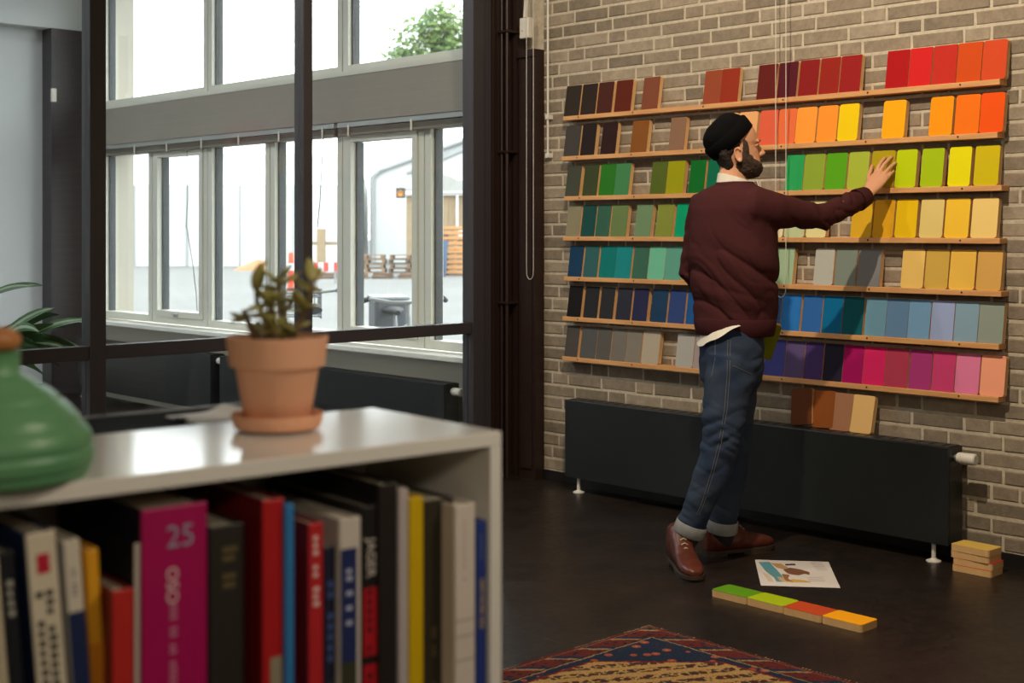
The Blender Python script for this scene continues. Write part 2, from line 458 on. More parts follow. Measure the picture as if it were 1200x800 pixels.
# ================================================================== LAMPS ABOVE THE FRAME (track spots, and globes added as fill)
lamp_black = mat('lamp_black', (22, 22, 23), .45)
glow = bpy.data.materials.new('lamp_glow'); glow.use_nodes = True
e = glow.node_tree.nodes['Principled BSDF']; e.inputs['Emission Color'].default_value = (*WARM, 1); e.inputs['Emission Strength'].default_value = 8
tr = thing('light_track', 'black ceiling light track running parallel to the brick wall', 'light track', (2.75, 3.3, CEIL))
RB('track', lamp_black, tr, -.018, .018, -2.2, 2.2, -.035, 0)
for i, (pw, loc, aim, ang, bl) in enumerate(SPOTS):
    t = thing('track_spotlight', ['black track spotlight aimed at the middle of the board rails', 'black track spotlight aimed at the left end of the board rails'][i], 'spotlight', loc, 0, 'track spotlights')
    MB().tube([(0, 0, .08), (0, 0, CEIL - .035 - loc[2])], .012, 8).build('arm', lamp_black, t, True)
    d = (Vector(aim) - Vector(loc)).normalized()
    MB().tube([d * -.12, d * -.1, d * -.02, d * .0], [.03, .045, .05, .05], 20).build('housing', lamp_black, t, True)
    MB().tube([Vector((0, 0, .09)), Vector((0, 0, .0)) + d * -.06], .014, 8).build('joint', lamp_black, t, True)
    MB().tube([d * .001, d * .004], .043, 20).build('lens', glow, t, True)
    ld = bpy.data.lights.new('spot_lamp', 'SPOT'); ld.energy = pw; ld.color = WARM; ld.spot_size = math.radians(ang); ld.spot_blend = bl; ld.shadow_soft_size = .035
    lo = link('spot_lamp', ld, t); lo.location = d * .02
    lo.rotation_euler = d.to_track_quat('-Z', 'Y').to_euler()
for i, (pw, loc) in enumerate(FILL_GLOBES):
    t = thing('fill_globe', ['unseen white fill globe added nearest the left wall', 'unseen white fill globe added nearest the bookcase'][i], 'lamp', loc, 0, 'added fill globes')
    MB().tube([(0, 0, .17), (0, 0, CEIL - loc[2])], .004, 6).build('cord', lamp_black, t)
    MB().lathe([(.04, .13), (.045, .17), (.02, .18)]).build('cap', lamp_black, t, True)
    MB().ell((0, 0, 0), (.14, 0, 0), (0, .14, 0), (0, 0, .14), 24, 14).build('globe', glow, t, True)
    ld = bpy.data.lights.new('fill_bulb', 'POINT'); ld.energy = pw; ld.color = WARM; ld.shadow_soft_size = .15
    lo = link('fill_bulb', ld, t); lo.location = (0, 0, -.32)
# ================================================================== DISPLAY RAILS AND PAINTED BOARDS
ORD = ['topmost', 'second', 'third', 'fourth', 'fifth', 'sixth', 'lowest']
screw_m = mat('screw_dark', (60, 44, 34), .5)
RX0, RX1 = 5.132, XW - .004
RY0, RY1 = 2.587, 5.031
screw_me = None
for i, zc in enumerate(RAILZ):
    lab = ['long pine display rail on the brick wall, topmost of the seven', 'long pine display rail, second of the seven from the top',
           'long pine display rail, third of the seven from the top', 'long pine display rail, middle one of the seven',
           'long pine display rail, fifth of the seven from the top', 'long pine display rail, second lowest of the seven',
           'long pine display rail just above the radiator, lowest of the seven'][i]
    r = thing('display_rail', lab, 'shelf rail', (RX0, RY0 + [0, .01, -.008, 0, -.006, .004, .006][i], zc), 0, 'pine display rails')
    RB('ledge', pine, r, 0, RX1 - RX0, 0, RY1 - RY0, -.0115, .0115, b=.0025)
    for yy in (.17, .60, 1.04, 1.5, 1.95, 2.33):
        if screw_me is None:
            s = MB().tube([(-.0012, 0, 0), (.003, 0, 0)], .0042, 10).build('screw', screw_m, r); screw_me = s.data
        else: s = link('screw', screw_me, r)
        s.location = (0, yy, .001)

BW, BH, BT = .106, .165, .026
LEAN = math.radians(9.3)
def rrect(w, h, r, seg=3):
    pts = []
    for cx, cy, a0 in ((w/2 - r, h - r, 0), (-w/2 + r, h - r, 90), (-w/2 + r, r, 180), (w/2 - r, r, 270)):
        for k in range(seg + 1):
            a = math.radians(a0 + 90 * k / seg); pts.append((cx + r * math.cos(a), cy + r * math.sin(a)))
    return pts
BCACHE = {}
def board_meshes(w, rounded):
    key = (round(w, 3), rounded)
    if key not in BCACHE:
        o = rrect(key[0], BH, .011 if rounded else .004)
        # local: width along y, height z, thickness x (front at x=0 facing -x)
        b = MB().prism([(.0014, y, z) for y, z in o], (BT - .0014, 0, 0)).mesh('wood_block'); b.materials.append(pine_end)
        f = MB().prism([(0, y, z) for y, z in o], (.0014, 0, 0)).mesh('painted_face'); f.materials.append(pine_end)
        BCACHE[key] = (b, f)
    return BCACHE[key]
PAINT = {}
def paint(c):
    c = tuple(c)
    if c not in PAINT: PAINT[c] = mat('paint_%02x%02x%02x' % c, c, .72, bump=.04, bscale=120, spec=.14)
    return PAINT[c]
def board(name_label, c, w=BW, rounded=True, group='painted boards on the rails'):
    b, f = board_meshes(w, rounded)
    o = link('paint_board', b); tag(o, name_label, 'color board', group)
    p = link('painted_face', f, o); p.material_slots[0].link = 'OBJECT'; p.material_slots[0].material = paint(c)
    return o
# (left px, right px at the foot, colour as the paint looks, colour word, rounded corners)
ROWS = [
 [(660.5,678,(52,44,36),'brown-black',0),(679.5,697,(48,38,32),'near-black brown',0),(698.5,716,(74,36,28),'deep oxblood',0),(718.5,739,(96,36,22),'dark rust',0),
  (751,770,(128,72,52),'dull terracotta',0),(823,843,(150,72,46),'light brick red',0),(843.5,864,(148,50,30),'rust red',0),
  (886,908,(98,30,24),'maroon',0),(910,932,(84,24,36),'plum',0),(934.7,957,(136,28,28),'deep red',0),(958.8,981.5,(148,36,26),'brick red',0),(983,1007,(150,30,30),'dark crimson',0),
  (1037,1063,(172,20,22),'crimson',0),(1064,1090,(208,34,34),'bright red',0),(1091.5,1119,(192,46,34),'tomato red',0),(1120,1148.5,(206,76,22),'burnt orange',0),(1149.6,1178,(208,74,36),'orange red',1)],
 [(660,678,(70,67,64),'charcoal',0),(679.5,696,(40,32,30),'black',0),(703,720.5,(48,27,26),'black brown',0),(738,757,(134,82,36),'ochre brown',0),(783,801,(140,106,84),'mushroom brown',0),
  (842,862,(236,172,104),'pale apricot',1),(863,885,(232,172,114),'peach',1),(887.6,909,(222,96,66),'coral',1),(910,930.5,(230,110,64),'salmon orange',1),
  (931,954.5,(250,156,58),'light orange',1),(956,979,(250,150,48),'apricot orange',1),(980.6,1004,(240,204,12),'bright yellow',1),(1032.5,1059,(250,172,18),'amber',1),
  (1087.5,1114.5,(248,152,12),'marigold',1),(1117.5,1146,(240,116,18),'pumpkin orange',1),(1147,1175,(236,84,14),'vivid orange',1)],
 [(661.7,678,(70,74,62),'grey olive',0),(682,698.7,(62,72,44),'dark olive',0),(701,718.7,(44,118,34),'leaf green',0),(719,736,(68,132,82),'sage green',0),
  (761,779,(86,102,36),'moss green',0),(779.7,799.7,(156,156,14),'chartreuse',0),(806,824,(14,108,38),'forest green',0),(826.7,846,(12,108,76),'pine green',0),
  (919,939.5,(42,160,88),'jade green',0),(940.5,964,(140,164,52),'pear green',1),(965.7,990,(88,164,22),'grass green',1),(992,1016,(166,182,58),'soft lime',1),(1019,1046,(174,154,18),'mustard olive',1),
  (1048,1072,(186,206,4),'acid lime',1),(1077.6,1103.6,(166,192,12),'lime green',1),(1110,1136,(230,220,4),'lemon yellow',1),(1140,1169,(204,184,14),'olive yellow',1)],
 [(662.5,678,(142,134,108),'stone grey',0),(680,696,(28,76,72),'dark petrol',0),(697,713,(54,98,80),'bottle green',0),(714.7,733,(106,128,78),'reseda green',0),
  (743,761.7,(112,142,104),'grey green',0),(767.5,786.7,(132,142,60),'khaki green',0),(789.7,809,(2,158,110),'turquoise green',0),(812,832,(204,204,54),'pale lime',1),
  (893,916.5,(226,218,174),'ivory',1),(918.5,942,(194,204,156),'pale pistachio',1),(943.8,967,(228,220,156),'cream',1),(996,1020,(216,168,34),'honey yellow',1),
  (1022,1046,(216,158,24),'golden ochre',1),(1047.7,1072.6,(234,192,12),'sun yellow',1),(1076.5,1103.6,(226,202,124),'pale straw',1),(1105.8,1134,(244,196,54),'warm yellow',1),(1137,1167.5,(240,206,124),'vanilla',1)],
 [(665,681,(24,62,92),'deep blue',0),(683,699,(50,98,100),'slate teal',0),(701,719.4,(14,120,116),'teal',0),(719.9,738,(26,136,138),'bright teal',0),
  (740,757.5,(60,106,88),'spruce green',0),(758,777.2,(112,192,160),'light mint',1),(777.8,797,(96,164,144),'grey mint',0),
  (907,928,(160,186,150),'pale mint',0),(952.6,975,(182,182,170),'light grey',1),(977,1001.6,(124,134,124),'green grey',0),(1003,1030,(126,126,126),'mid grey',0),
  (1055,1081,(240,198,108),'pale yellow',1),(1082.5,1109.5,(206,168,74),'sand ochre',1),(1111,1141,(236,188,78),'maize yellow',1),(1143,1172,(216,168,88),'light tan',1)],
 [(664,680,(28,26,27),'black',0),(683,699,(42,44,47),'graphite',0),(702,717.5,(46,48,51),'anthracite',0),(721,738,(48,50,64),'blue black',0),
  (740,757,(44,46,80),'midnight blue',0),(761.7,779.7,(32,64,96),'ink blue',0),(782,801,(52,72,126),'indigo blue',0),(803,822,(30,88,150),'strong blue',0),
  (892,912.5,(42,88,142),'steel blue',0),(914,936,(42,116,190),'sky blue',0),(938.6,961,(46,102,170),'cobalt blue',0),(962.6,985,(2,104,152),'cerulean',0),(985.8,1009.8,(6,88,98),'dark teal',0),
  (1012.4,1036.5,(108,152,174),'dusty blue',0),(1037,1062,(98,132,168),'denim blue',0),(1062.5,1088,(116,158,194),'light blue',0),(1089.5,1116,(152,168,208),'lavender blue',0),(1117,1144.5,(132,162,182),'grey blue',0),(1145,1174,(142,152,142),'pale grey green',0)],
 [(661,676,(80,76,72),'dark grey',0),(679,697,(88,88,88),'iron grey',0),(697.7,714,(92,90,86),'warm grey',0),(715,731.7,(120,114,106),'grey beige',0),
  (732.2,749.5,(134,126,116),'taupe grey',0),(750.5,771,(182,170,150),'light beige',1),(791,811,(176,174,168),'pale grey',1),(812,832,(166,152,150),'pinkish grey',0),
  (876,894.8,(110,84,150),'lilac',0),(895.4,918,(70,72,150),'blue violet',0),(919,940,(92,76,120),'grey violet',0),(941,962,(74,52,110),'aubergine',0),(963.6,985.6,(36,32,52),'dark indigo',0),(986,1009.4,(164,10,92),'magenta',0),
  (1010,1035,(216,36,98),'raspberry',0),(1036,1062,(176,58,84),'dull rose',0),(1064,1089.5,(172,56,122),'orchid',0),(1091,1117,(206,66,118),'hot pink',0),(1118,1146,(224,124,164),'soft pink',1),(1147.5,1176,(246,164,130),'shell pink',1)],
]
RN = ['topmost rail', 'second rail from top', 'third rail from top', 'middle rail', 'fifth rail from top', 'second lowest rail', 'lowest rail']
def ordinal(k): return ['first', 'second', 'third', 'fourth', 'fifth', 'sixth', 'seventh', 'eighth', 'ninth', 'tenth', 'eleventh', 'twelfth'][k]
XB = 5.1425
BOARDPOS = {}
rj = random.Random(5)
for i, row in enumerate(ROWS):
    n = len(row)
    for k, (x0, x1, c, cn, rd) in enumerate(row):
        ya, yb = yat(x0, XB), yat(x1, XB)
        wd_ = max(.094, min(.112, ya - yb))
        lab = '%s painted wooden board on the %s, %s from the %s end' % (cn, RN[i], ordinal(k) if k < n / 2 else ordinal(n - 1 - k), 'left' if k < n / 2 else 'right')
        o = board(lab, c, wd_, bool(rd))
        o.location = (XB + rj.uniform(-.001, .001), (ya + yb) / 2, RAILZ[i] + .0118)
        o.rotation_euler = (0, LEAN, 0)
        BOARDPOS[(i, k)] = o
# boards leaning on top of the radiator
RTOP = .478
for (x0, x1, c, cn, roll, lab) in [
  (930, 951, (96, 50, 24), 0, 8, 'dark brown tilted board leaning on the radiator top, nearest the man'),
  (954, 972, (140, 76, 30), 0, 3, 'chestnut brown board on the radiator top, partly behind its tilted neighbour'),
  (972.5, 993.7, (164, 114, 84), 1, 0, 'dusty tan board standing on the radiator top beside a cream one'),
  (994.6, 1020, (226, 182, 116), 1, 0, 'cream board at the right end of the row on the radiator top')]:
    X = 5.108
    o = board(lab, c, .108, True, 'boards leaning on the radiator')
    o.location = (X - (.012 if roll == 8 else 0), (yat(x0, X) + yat(x1, X)) / 2, RTOP + .001 + (.007 if roll == 8 else .003 if roll else 0))
    o.rotation_euler = (math.radians(-roll), math.radians(14), 0)
# row of boards on the floor
def flat_board(lab, c, x, y, z, rz, group):
    o = board(lab, c, BW, True, group)
    # lie face up: local z (height) along world -y, local -x up
    M = Matrix.Translation((x, y, z)) @ Matrix.Rotation(rz, 4, 'Z') @ Matrix(((0, 1, 0, 0), (0, 0, -1, BH / 2), (-1, 0, 0, BT), (0, 0, 0, 1)))
    o.matrix_world = M
    return o
for k, (c, lab) in enumerate([((96, 150, 24), 'grass green board lying on the floor nearest the brown shoes'), ((168, 190, 20), 'lime green board lying on the floor beside the grass green one'),
                              ((196, 74, 36), 'brick red board lying on the floor between lime and orange'), ((250, 168, 20), 'orange board lying at the right end of the floor row')]):
    flat_board(lab, c, 4.03 + (.002 * (k % 2)), 3.048 - k * (BH - .008 + .002), 0, 0, 'boards in a row on the floor').scale = (1, 1, .955)
for k, (c, dx, dy, rz, lab) in enumerate([((200, 60, 40), 0, 0, 0, 'bottom board of the small wooden stack by the radiator'), ((206, 60, 44), .002, -.002, .02, 'second board from the bottom in the small stack'),
        ((214, 160, 90), .0, .006, -.03, 'third board from the bottom in the small stack'), ((222, 184, 92), -.002, .004, -.045, 'straw yellow topmost board of the small stack by the radiator')]):
    flat_board(lab, c, 5.03 + dx, 2.628 + dy, k * (BT + .0004), rz, 'boards stacked on the floor')

# ================================================================== RADIATORS
def radiator(label, y0, y1, valve_end, feet, group):
    """y0<y1, wall at +x"""
    xf = 5.03
    r = thing('radiator', label, 'radiator', (xf, (y0 + y1) / 2, 0), 0, group)
    h = (y1 - y0) / 2
    RB('front_panel', black_rad, r, 0, .012, -h, h, .078, RTOP, b=.004)
    RB('side_panel', black_rad, r, .0125, .115, -h, -h + .006, .085, RTOP - .004, b=.002); RB('side_panel', black_rad, r, .0125, .115, h - .006, h, .085, RTOP - .004, b=.002)
    RB('back_panel', black_rad, r, .105, .117, -h + .007, h - .007, .078, RTOP - .004, b=.002)
    g = RB('top_grille', black_rad, r, .0125, .104, -h + .007, h - .007, RTOP - .014, RTOP, b=.002)
    slot = MB().box(.03, .09, -.006, .006, RTOP - .0005, RTOP + .0006).mesh('slot'); slot.materials.append(mat('slot_black', (10, 10, 10), .7))
    for k in range(int(h * 2 / .06)):
        s = link('slot', slot, g); s.location = (0, -h + .04 + k * .06, 0)
    v = MB().tube([(.058, -h, .432), (.058, -h - .012, .432)], .014, 14).build('valve', alu, r, True)
    MB().tube([(.058, -h - .012, .432), (.058, -h - .030, .432), (.058, -h - .036, .432), (.058, -h - .04, .432), (.058, -h - .085, .432), (.058, -h - .09, .432)], [.021, .024, .019, .023, .024, .019], 20).build('thermostat_head', white_pl, v, True, 30)
    for yy in feet:
        f = MB().tube([(.03, yy, .0), (.03, yy, .085)], .009, 12).build('foot', white_pl, r, True)
        MB().lathe([(.03, 0), (.03, .004), (.014, .01), (.010, .014)], (.03, yy, 0), 18).build('flange', white_pl, f, True)
    return r
radiator('long low black radiator under the board rails on the brick wall', 2.754, 4.916, 0, (1.01, -1.0), 'black panel radiators')
radiator('black radiator under the windows, the one nearer the steel post', 5.88, 8.30, 0, (1.0, -1.0), 'black panel radiators')
radiator('black radiator under the windows, the one at the far dark pier', 8.42, 10.5, 0, (.98, -.95), 'black panel radiators')

# ================================================================== CORDS, SENSOR
cord_m = mat('cord_white', (214, 208, 196), .5)
cord_d = mat('cord_grey', (110, 108, 104), .6)
def cord(label, pts, r=.0018, m=cord_m, name='hanging_string', cat='cord'):
    base = Vector(pts[0]); o = MB().tube([Vector(p) - base for p in pts], r, 6).build(name, m, None, True); o.location = base
    return tag(o, label, cat)
def loopcord(label, xa, xb, ybot, X, ztop=CEIL):
    a, b_ = QX(xa, ybot, X), QX(xb, ybot, X)
    pts = [(X, a.y, ztop), (X, a.y, 2.4), (X, a.y, a.z + .05)]
    r = (a.y - b_.y) / 2; c = (a + b_) / 2; c.z = a.z + .03
    for k in range(1, 8):
        t = math.pi * k / 8; pts.append((X, c.y + r * math.cos(t), c.z - r * 1.5 * math.sin(t)))
    pts += [(X, b_.y, a.z + .05), (X, b_.y, 2.4), (X, b_.y + .01, ztop)]
    return cord(label, pts)
loopcord('looped white blind cord hanging in front of the brown corner casing', 617, 625, 325, 5.07)
loopcord('looped white cord hanging before the boards beside the reaching arm', 909, 921, 345, 5.085)
rod = thing('blind_rod', 'slim white rod hanging on the brick wall beside the corner casing', 'rod', (XW - .03, QX(642, 185, XW - .03).y, 0))
zb = QX(642, 185, XW - .03).z
MB().tube([(0, 0, zb), (0, 0, CEIL)], .006, 8).build('rod', white_pl, rod, True)
for zz in (zb, QX(642, 140, XW - .03).z): RB('bracket', white_pl, rod, -.01, .03, -.012, .012, zz, zz + .025)
sb = QX(615.5, 45, 5.11)
sen = thing('motion_sensor', 'small white plastic box with cable at the top of the brown casing', 'sensor box', (5.11, sb.y, sb.z))
RB('box', white_pl, sen, -.012, .03, -.034, .034, 0, .112, b=.005)
MB().tube([(0, .0, .112), (.02, .006, .3), (.03, .01, CEIL - sb.z)], .012, 8).build('cable_duct', white_pl, sen, True)
MB().ell((-.012, .012, .04), (0, .005, 0), (0, 0, .005), (.003, 0, 0), 10, 6).build('indicator', mat('led_red', (214, 120, 100), .3), sen, True)
hook = QY(67, 112, YE - .178)
hk = thing('wall_thermostat', 'tiny white thermostat at the edge of the dark far pier', 'thermostat', (4.925, YE - .176, hook.z))
RB('housing', white_pl, hk, -.02, .022, -.03, 0, -.055, .055, b=.006); RB('dial', white_pl, hk, -.012, .014, -.036, -.03, -.03, .012, b=.002)

# blinds under the blind box
for k, (ya, yb, lab) in enumerate([(10.36, 7.1, 'raised grey slatted blind under the far part of the blind box'), (7.06, 5.56, 'raised grey slatted blind under the near part of the blind box')]):
    b_ = thing('raised_blind', lab, 'window blind', (XW - .03, (ya + yb) / 2, 1.965), 0, 'raised blinds')
    h = (ya - yb) / 2
    RB('head_rail', alu, b_, -.03, .02, -h, h, .045, .08)
    for j in range(5): B('slat', beam_m, b_, -.022, .016, -h, h, .012 + j * .006, .0145 + j * .006)
    RB('bottom_rail', mat('rail_dark', (120, 116, 108), .5), b_, -.024, .018, -h, h, -.006, .010)
    for j in range(max(2, int(h * 2 / .45))):
        yy = -h + .12 + j * (2 * h - .24) / max(1, int(h * 2 / .45) - 1); RB('clip', white_pl, b_, -.034, -.028, yy - .008, yy + .008, -.01, .06, b=.001)
a = QX(222, 190, XW - .03)
cord('thin dark pull cord hanging in the second tall window from the far end', [(XW - .05, a.y, 1.97), QX(220, 230, XW - .05), QX(218, 267, XW - .05), QX(219, 268, XW - .05), QX(226, 310, XW - .05), QX(230, 345, XW - .05), QX(231, 364, XW - .05)], .003, cord_d)
a = QX(379, 200, XW - .05)
cord('thin dark pull cord with a knob in the window beside the mid mullion', [(XW - .05, a.y, 1.97), QX(375, 235, XW - .05), QX(372, 266, XW - .05)], .003, cord_d)
# ================================================================== BOOKCASE
S1 = math.radians(50.8)
U = FWD * math.cos(S1) + RGT * math.sin(S1)
V_ = FWD * math.sin(S1) - RGT * math.cos(S1)
ZT_B = 1.094
P1 = FWD * 1.735 + RGT * -.0132
BRZ = math.atan2(U.y, U.x)
lacq = mat('white_lacquer', (228, 225, 218), .12, spec=.5)
bc = thing('bookcase', 'white lacquered open bookcase in the foreground filled with books', 'bookcase', (P1.x, P1.y, 0), BRZ)
BWD, BDP, TK = 1.02, .30, .0185
RB('top_panel', lacq, bc, -BWD, 0, 0, BDP, ZT_B - TK, ZT_B, b=.0015)
RB('side_panel', lacq, bc, -TK, 0, 0, BDP, 0, ZT_B - TK, b=.0015); RB('side_panel', lacq, bc, -BWD, -BWD + TK, 0, BDP, 0, ZT_B - TK, b=.0015)
RB('back_panel', lacq, bc, -BWD + TK, -TK, BDP - .012, BDP, .04, ZT_B - TK, b=.001)
SHZ = .735
for zz in (SHZ - TK, .38, .04): RB('shelf', lacq, bc, -BWD + TK, -TK, .004, BDP - .012, zz, zz + TK, b=.0015)
def bloc(px, py, yoff=0.0, z=None):
    """pixel -> local bookcase coords on the vertical plane at depth yoff behind the front edge"""
    r = ray(px, py); o = Vector((0, 0, CAMZ)); p0 = P1 + V_ * yoff
    t = (p0 - Vector((0, 0, 0))).dot(V_) / Vector((r.x, r.y, 0)).dot(V_)
    p = o + r * t; d = Vector((p.x, p.y, 0)) - P1
    return d.dot(U), p.z
def btop(px, py):
    p = QZ(px, py, ZT_B); d = Vector((p.x, p.y, 0)) - P1
    return Vector((d.dot(U), d.dot(V_), ZT_B)), p
paper = mat('page_paper', (206, 198, 180), .85, noise=.3, scale=5, stretch=(200, 1, 1))
def book(px0, px1, ptop, yoff, depth, c, label, c_cover=None, lean=0, rnd=.0, soft=.0, pages=True):
    """spine from px0..px1 (at y~700), top at pixel ptop"""
    x0, _ = bloc(px0, 705, yoff); x1, _ = bloc(px1, 705, yoff); xm = (px0 + px1) / 2
    _, zt = bloc(xm, ptop, yoff)
    H = min(zt, ZT_B - TK - .004) - SHZ - .0005
    w = x1 - x0
    cm = paint_cover(c_cover or c); sm = paint_cover(c)
    ca, sa = math.cos(BRZ), math.sin(BRZ)
    b_ = thing('book', label, 'book', (P1.x + ca * (x0 + w / 2) - sa * yoff, P1.y + sa * (x0 + w / 2) + ca * yoff, SHZ), BRZ, 'books in the white bookcase')
    b_.rotation_euler = (0, math.radians(-lean), BRZ)
    t = min(.003, w * .2)
    RB('spine', sm, b_, -w/2, w/2, 0, .004, 0, H, b=min(.0018, w * .2))
    RB('cover', cm, b_, -w/2, -w/2 + t, .004, depth, 0, H, b=.0006); RB('cover', cm, b_, w/2 - t, w/2, .004, depth, 0, H, b=.0006)
    RB('pages', paper, b_, -w/2 + t, w/2 - t, .0045, depth - .004, .003, H - .004, b=.0005)
    b_['w'] = w; b_['h'] = H
    return b_
def paint_cover(c):
    return mat('cover_%02x%02x%02x' % tuple(c), c, .42, noise=.12, scale=14)
def strip(b_, x0, x1, z0, z1, c, name='spine_band'):
    w, h = b_['w'], b_['h']
    return B(name, paint_cover(c), b_, -w/2 + x0 * w, -w/2 + x1 * w, -.0006, .0006, h - z0, h - z1)
def spine_text(b_, s, size, zc, c, dx=0, up=False):
    return text_part('lettering', s, size, paint_cover(c), b_, (dx, -.0007, b_['h'] - zc), (math.radians(90), math.radians(90 if not up else -90), 0))
def bars(b_, x0, x1, z0, z1, c, n, seed=0):
    """small illegible print: short marks set in a column"""
    rr = random.Random(seed); mb = MB(); w, h = b_['w'], b_['h']; z = z0
    step = (z1 - z0) / n
    for k in range(n):
        if rr.random() < .12: continue
        mb.box(-w/2 + x0 * w, -w/2 + (x0 + (x1 - x0) * rr.uniform(.7, 1)) * w, -.0008, .0006, h - (z0 + k * step), h - (z0 + k * step + step * .62))
    return stuff(mb.build('small_print', paint_cover(c), b_))

def P(label, *a, **k): return book(*a[:6], label, *a[6:], **k)
k = book(-62, -38, 640, .02, .20, (60, 70, 66), 'grey green book at the hidden far left of the shelf', lean=5)
k = book(-36, -10, 632, .02, .22, (150, 60, 40), 'rust coloured book left of the cream one', lean=5)
b1 = book(-8, 25, 640, .014, .21, (204, 192, 168), 'cream ribbed book leaning at the left end of the shelf', lean=4.5)
for q in (.3, .5, .72): strip(b1, q, q + .06, .03, .28, (150, 140, 120), 'groove')
b2 = book(27, 43, 640, .02, .21, (26, 28, 36), 'black paperback between the cream books', lean=4.5); bars(b2, .3, .75, .03, .09, (170, 170, 160), 6, 1)
b2b = book(44, 54, 636, .05, .20, (70, 34, 36), 'thin dark red book behind the wide cream spine', lean=4.5)
b3 = book(58, 92, 618, .012, .22, (216, 206, 184), 'cream book with black handwritten title and red mark', (30, 48, 84), lean=4.5)
strip(b3, .3, .72, .022, .042, (190, 30, 60), 'red_mark'); bars(b3, .18, .42, .06, .19, (40, 38, 36), 13, 2); bars(b3, .52, .8, .06, .20, (40, 38, 36), 15, 3)
b4 = book(97, 116, 628, .02, .21, (214, 206, 190), 'thin book with white upper and navy lower spine', lean=4)
strip(b4, 0, 1, .075, .30, (28, 42, 84)); bars(b4, .4, .62, .03, .06, (120, 110, 110), 6, 4)
b5 = book(117, 131, 640, .03, .21, (226, 162, 32), 'narrow yellow orange book beside the navy one', lean=3)
strip(b5, 0, 1, .10, .30, (206, 128, 30))
b6 = book(132, 157, 690, .006, .17, (188, 40, 36), 'short red book standing before a taller black one', (120, 26, 28), lean=0)
b6b = book(158.5, 164.5, 636, .012, .22, (216, 206, 196), 'thin white spined black book left of the pink one', (24, 24, 30))
b7 = book(166, 243, 592, .008, .24, (168, 8, 88), 'very thick magenta book with a number emblem and white title', (20, 18, 36))
text_part('emblem', '25', .034, paint_cover((152, 148, 176)), b7, (.006, -.0008, b7['h'] - .034), (math.radians(90), 0, 0))
spine_text(b7, 'OSO', .019, .085, (226, 206, 206), -.004); bars(b7, .42, .53, .106, .29, (190, 120, 150), 30, 5)
b8 = book(246, 287, 614, .03, .23, (44, 40, 36), 'dark cloth bound book with faint gold lettering'); bars(b8, .35, .8, .025, .075, (98, 86, 56), 5, 6)
b9 = book(308, 333, 584, .010, .22, (178, 26, 30), 'glossy red hardback with dark red cover and picture on spine', (122, 18, 24)); strip(b9, .35, .9, .18, .30, (150, 142, 120), 'spine_picture')
b9b = book(290, 306, 590, .10, .18, (40, 30, 32), 'black book pushed back beside the red hardback')
b10 = book(335, 345, 590, .004, .20, (52, 128, 190), 'thin bright blue book next to the red hardback')
b11 = book(362, 379, 612, .012, .20, (188, 38, 44), 'red paperback with white lettering on its spine', (128, 22, 30)); bars(b11, .3, .7, .015, .10, (226, 200, 196), 10, 7)
b11b = book(347, 360, 596, .11, .16, (60, 24, 26), 'dark maroon book pushed back behind the red paperback')
b12 = book(381, 396, 640, .02, .19, (30, 36, 62), 'navy book with green and blue print on spine'); bars(b12, .2, .8, .04, .14, (70, 92, 150), 8, 8); strip(b12, .2, .8, .16, .3, (64, 78, 52), 'spine_picture')
b13 = book(398, 423, 606, .010, .21, (206, 198, 188), 'white topped book with navy and picture panel on spine', (196, 188, 178)); strip(b13, .05, .8, .036, .17, (36, 46, 96)); bars(b13, .3, .6, .06, .13, (180, 186, 210), 8, 9); strip(b13, .05, .8, .17, .3, (58, 62, 44), 'spine_picture')
b14 = book(425, 443, 592, .012, .24, (30, 27, 27), 'black spined book with white and red capital lettering'); spine_text(b14, 'JAGER', .017, .062, (214, 206, 196)); strip(b14, .05, .95, .098, .18, (178, 24, 38)); strip(b14, .05, .95, .19, .32, (178, 24, 38)); bars(b14, .3, .6, .1, .3, (60, 20, 24), 18, 11)
b15 = book(445, 466, 566, .006, .27, (38, 32, 30), 'large black hardback rising almost to the top panel', (26, 24, 24))
b16 = book(467.5, 478.5, 572, .004, .25, (186, 176, 176), 'thin grey white book left of the yellow spine')
b17 = book(480, 496.5, 582, .004, .24, (214, 178, 10), 'plain bright yellow book near the right end')
b18 = book(498, 532, 584, .035, .24, (48, 45, 34), 'wide dark olive black book beside the yellow one'); bars(b18, .25, .4, .16, .3, (96, 88, 60), 6, 12)
b19 = book(533.5, 557, 590, .006, .23, (216, 206, 196), 'thick white book with thin slanted lines low on spine')
for q in (.145, .165, .195):
    o = strip(b19, .02, .98, q, q + .0012, (150, 142, 136), 'slanted_line')
bars(b19, .44, .5, .02, .1, (190, 182, 174), 10, 13)
b20 = book(558.5, 570.5, 610, .008, .21, (38, 60, 134), 'narrow blue book with gold lettering against the side panel'); spine_text(b20, 'DEN ROSE LEG', .0095, .105, (206, 180, 120)); bars(b20, .35, .6, .012, .05, (90, 106, 160), 8, 14)

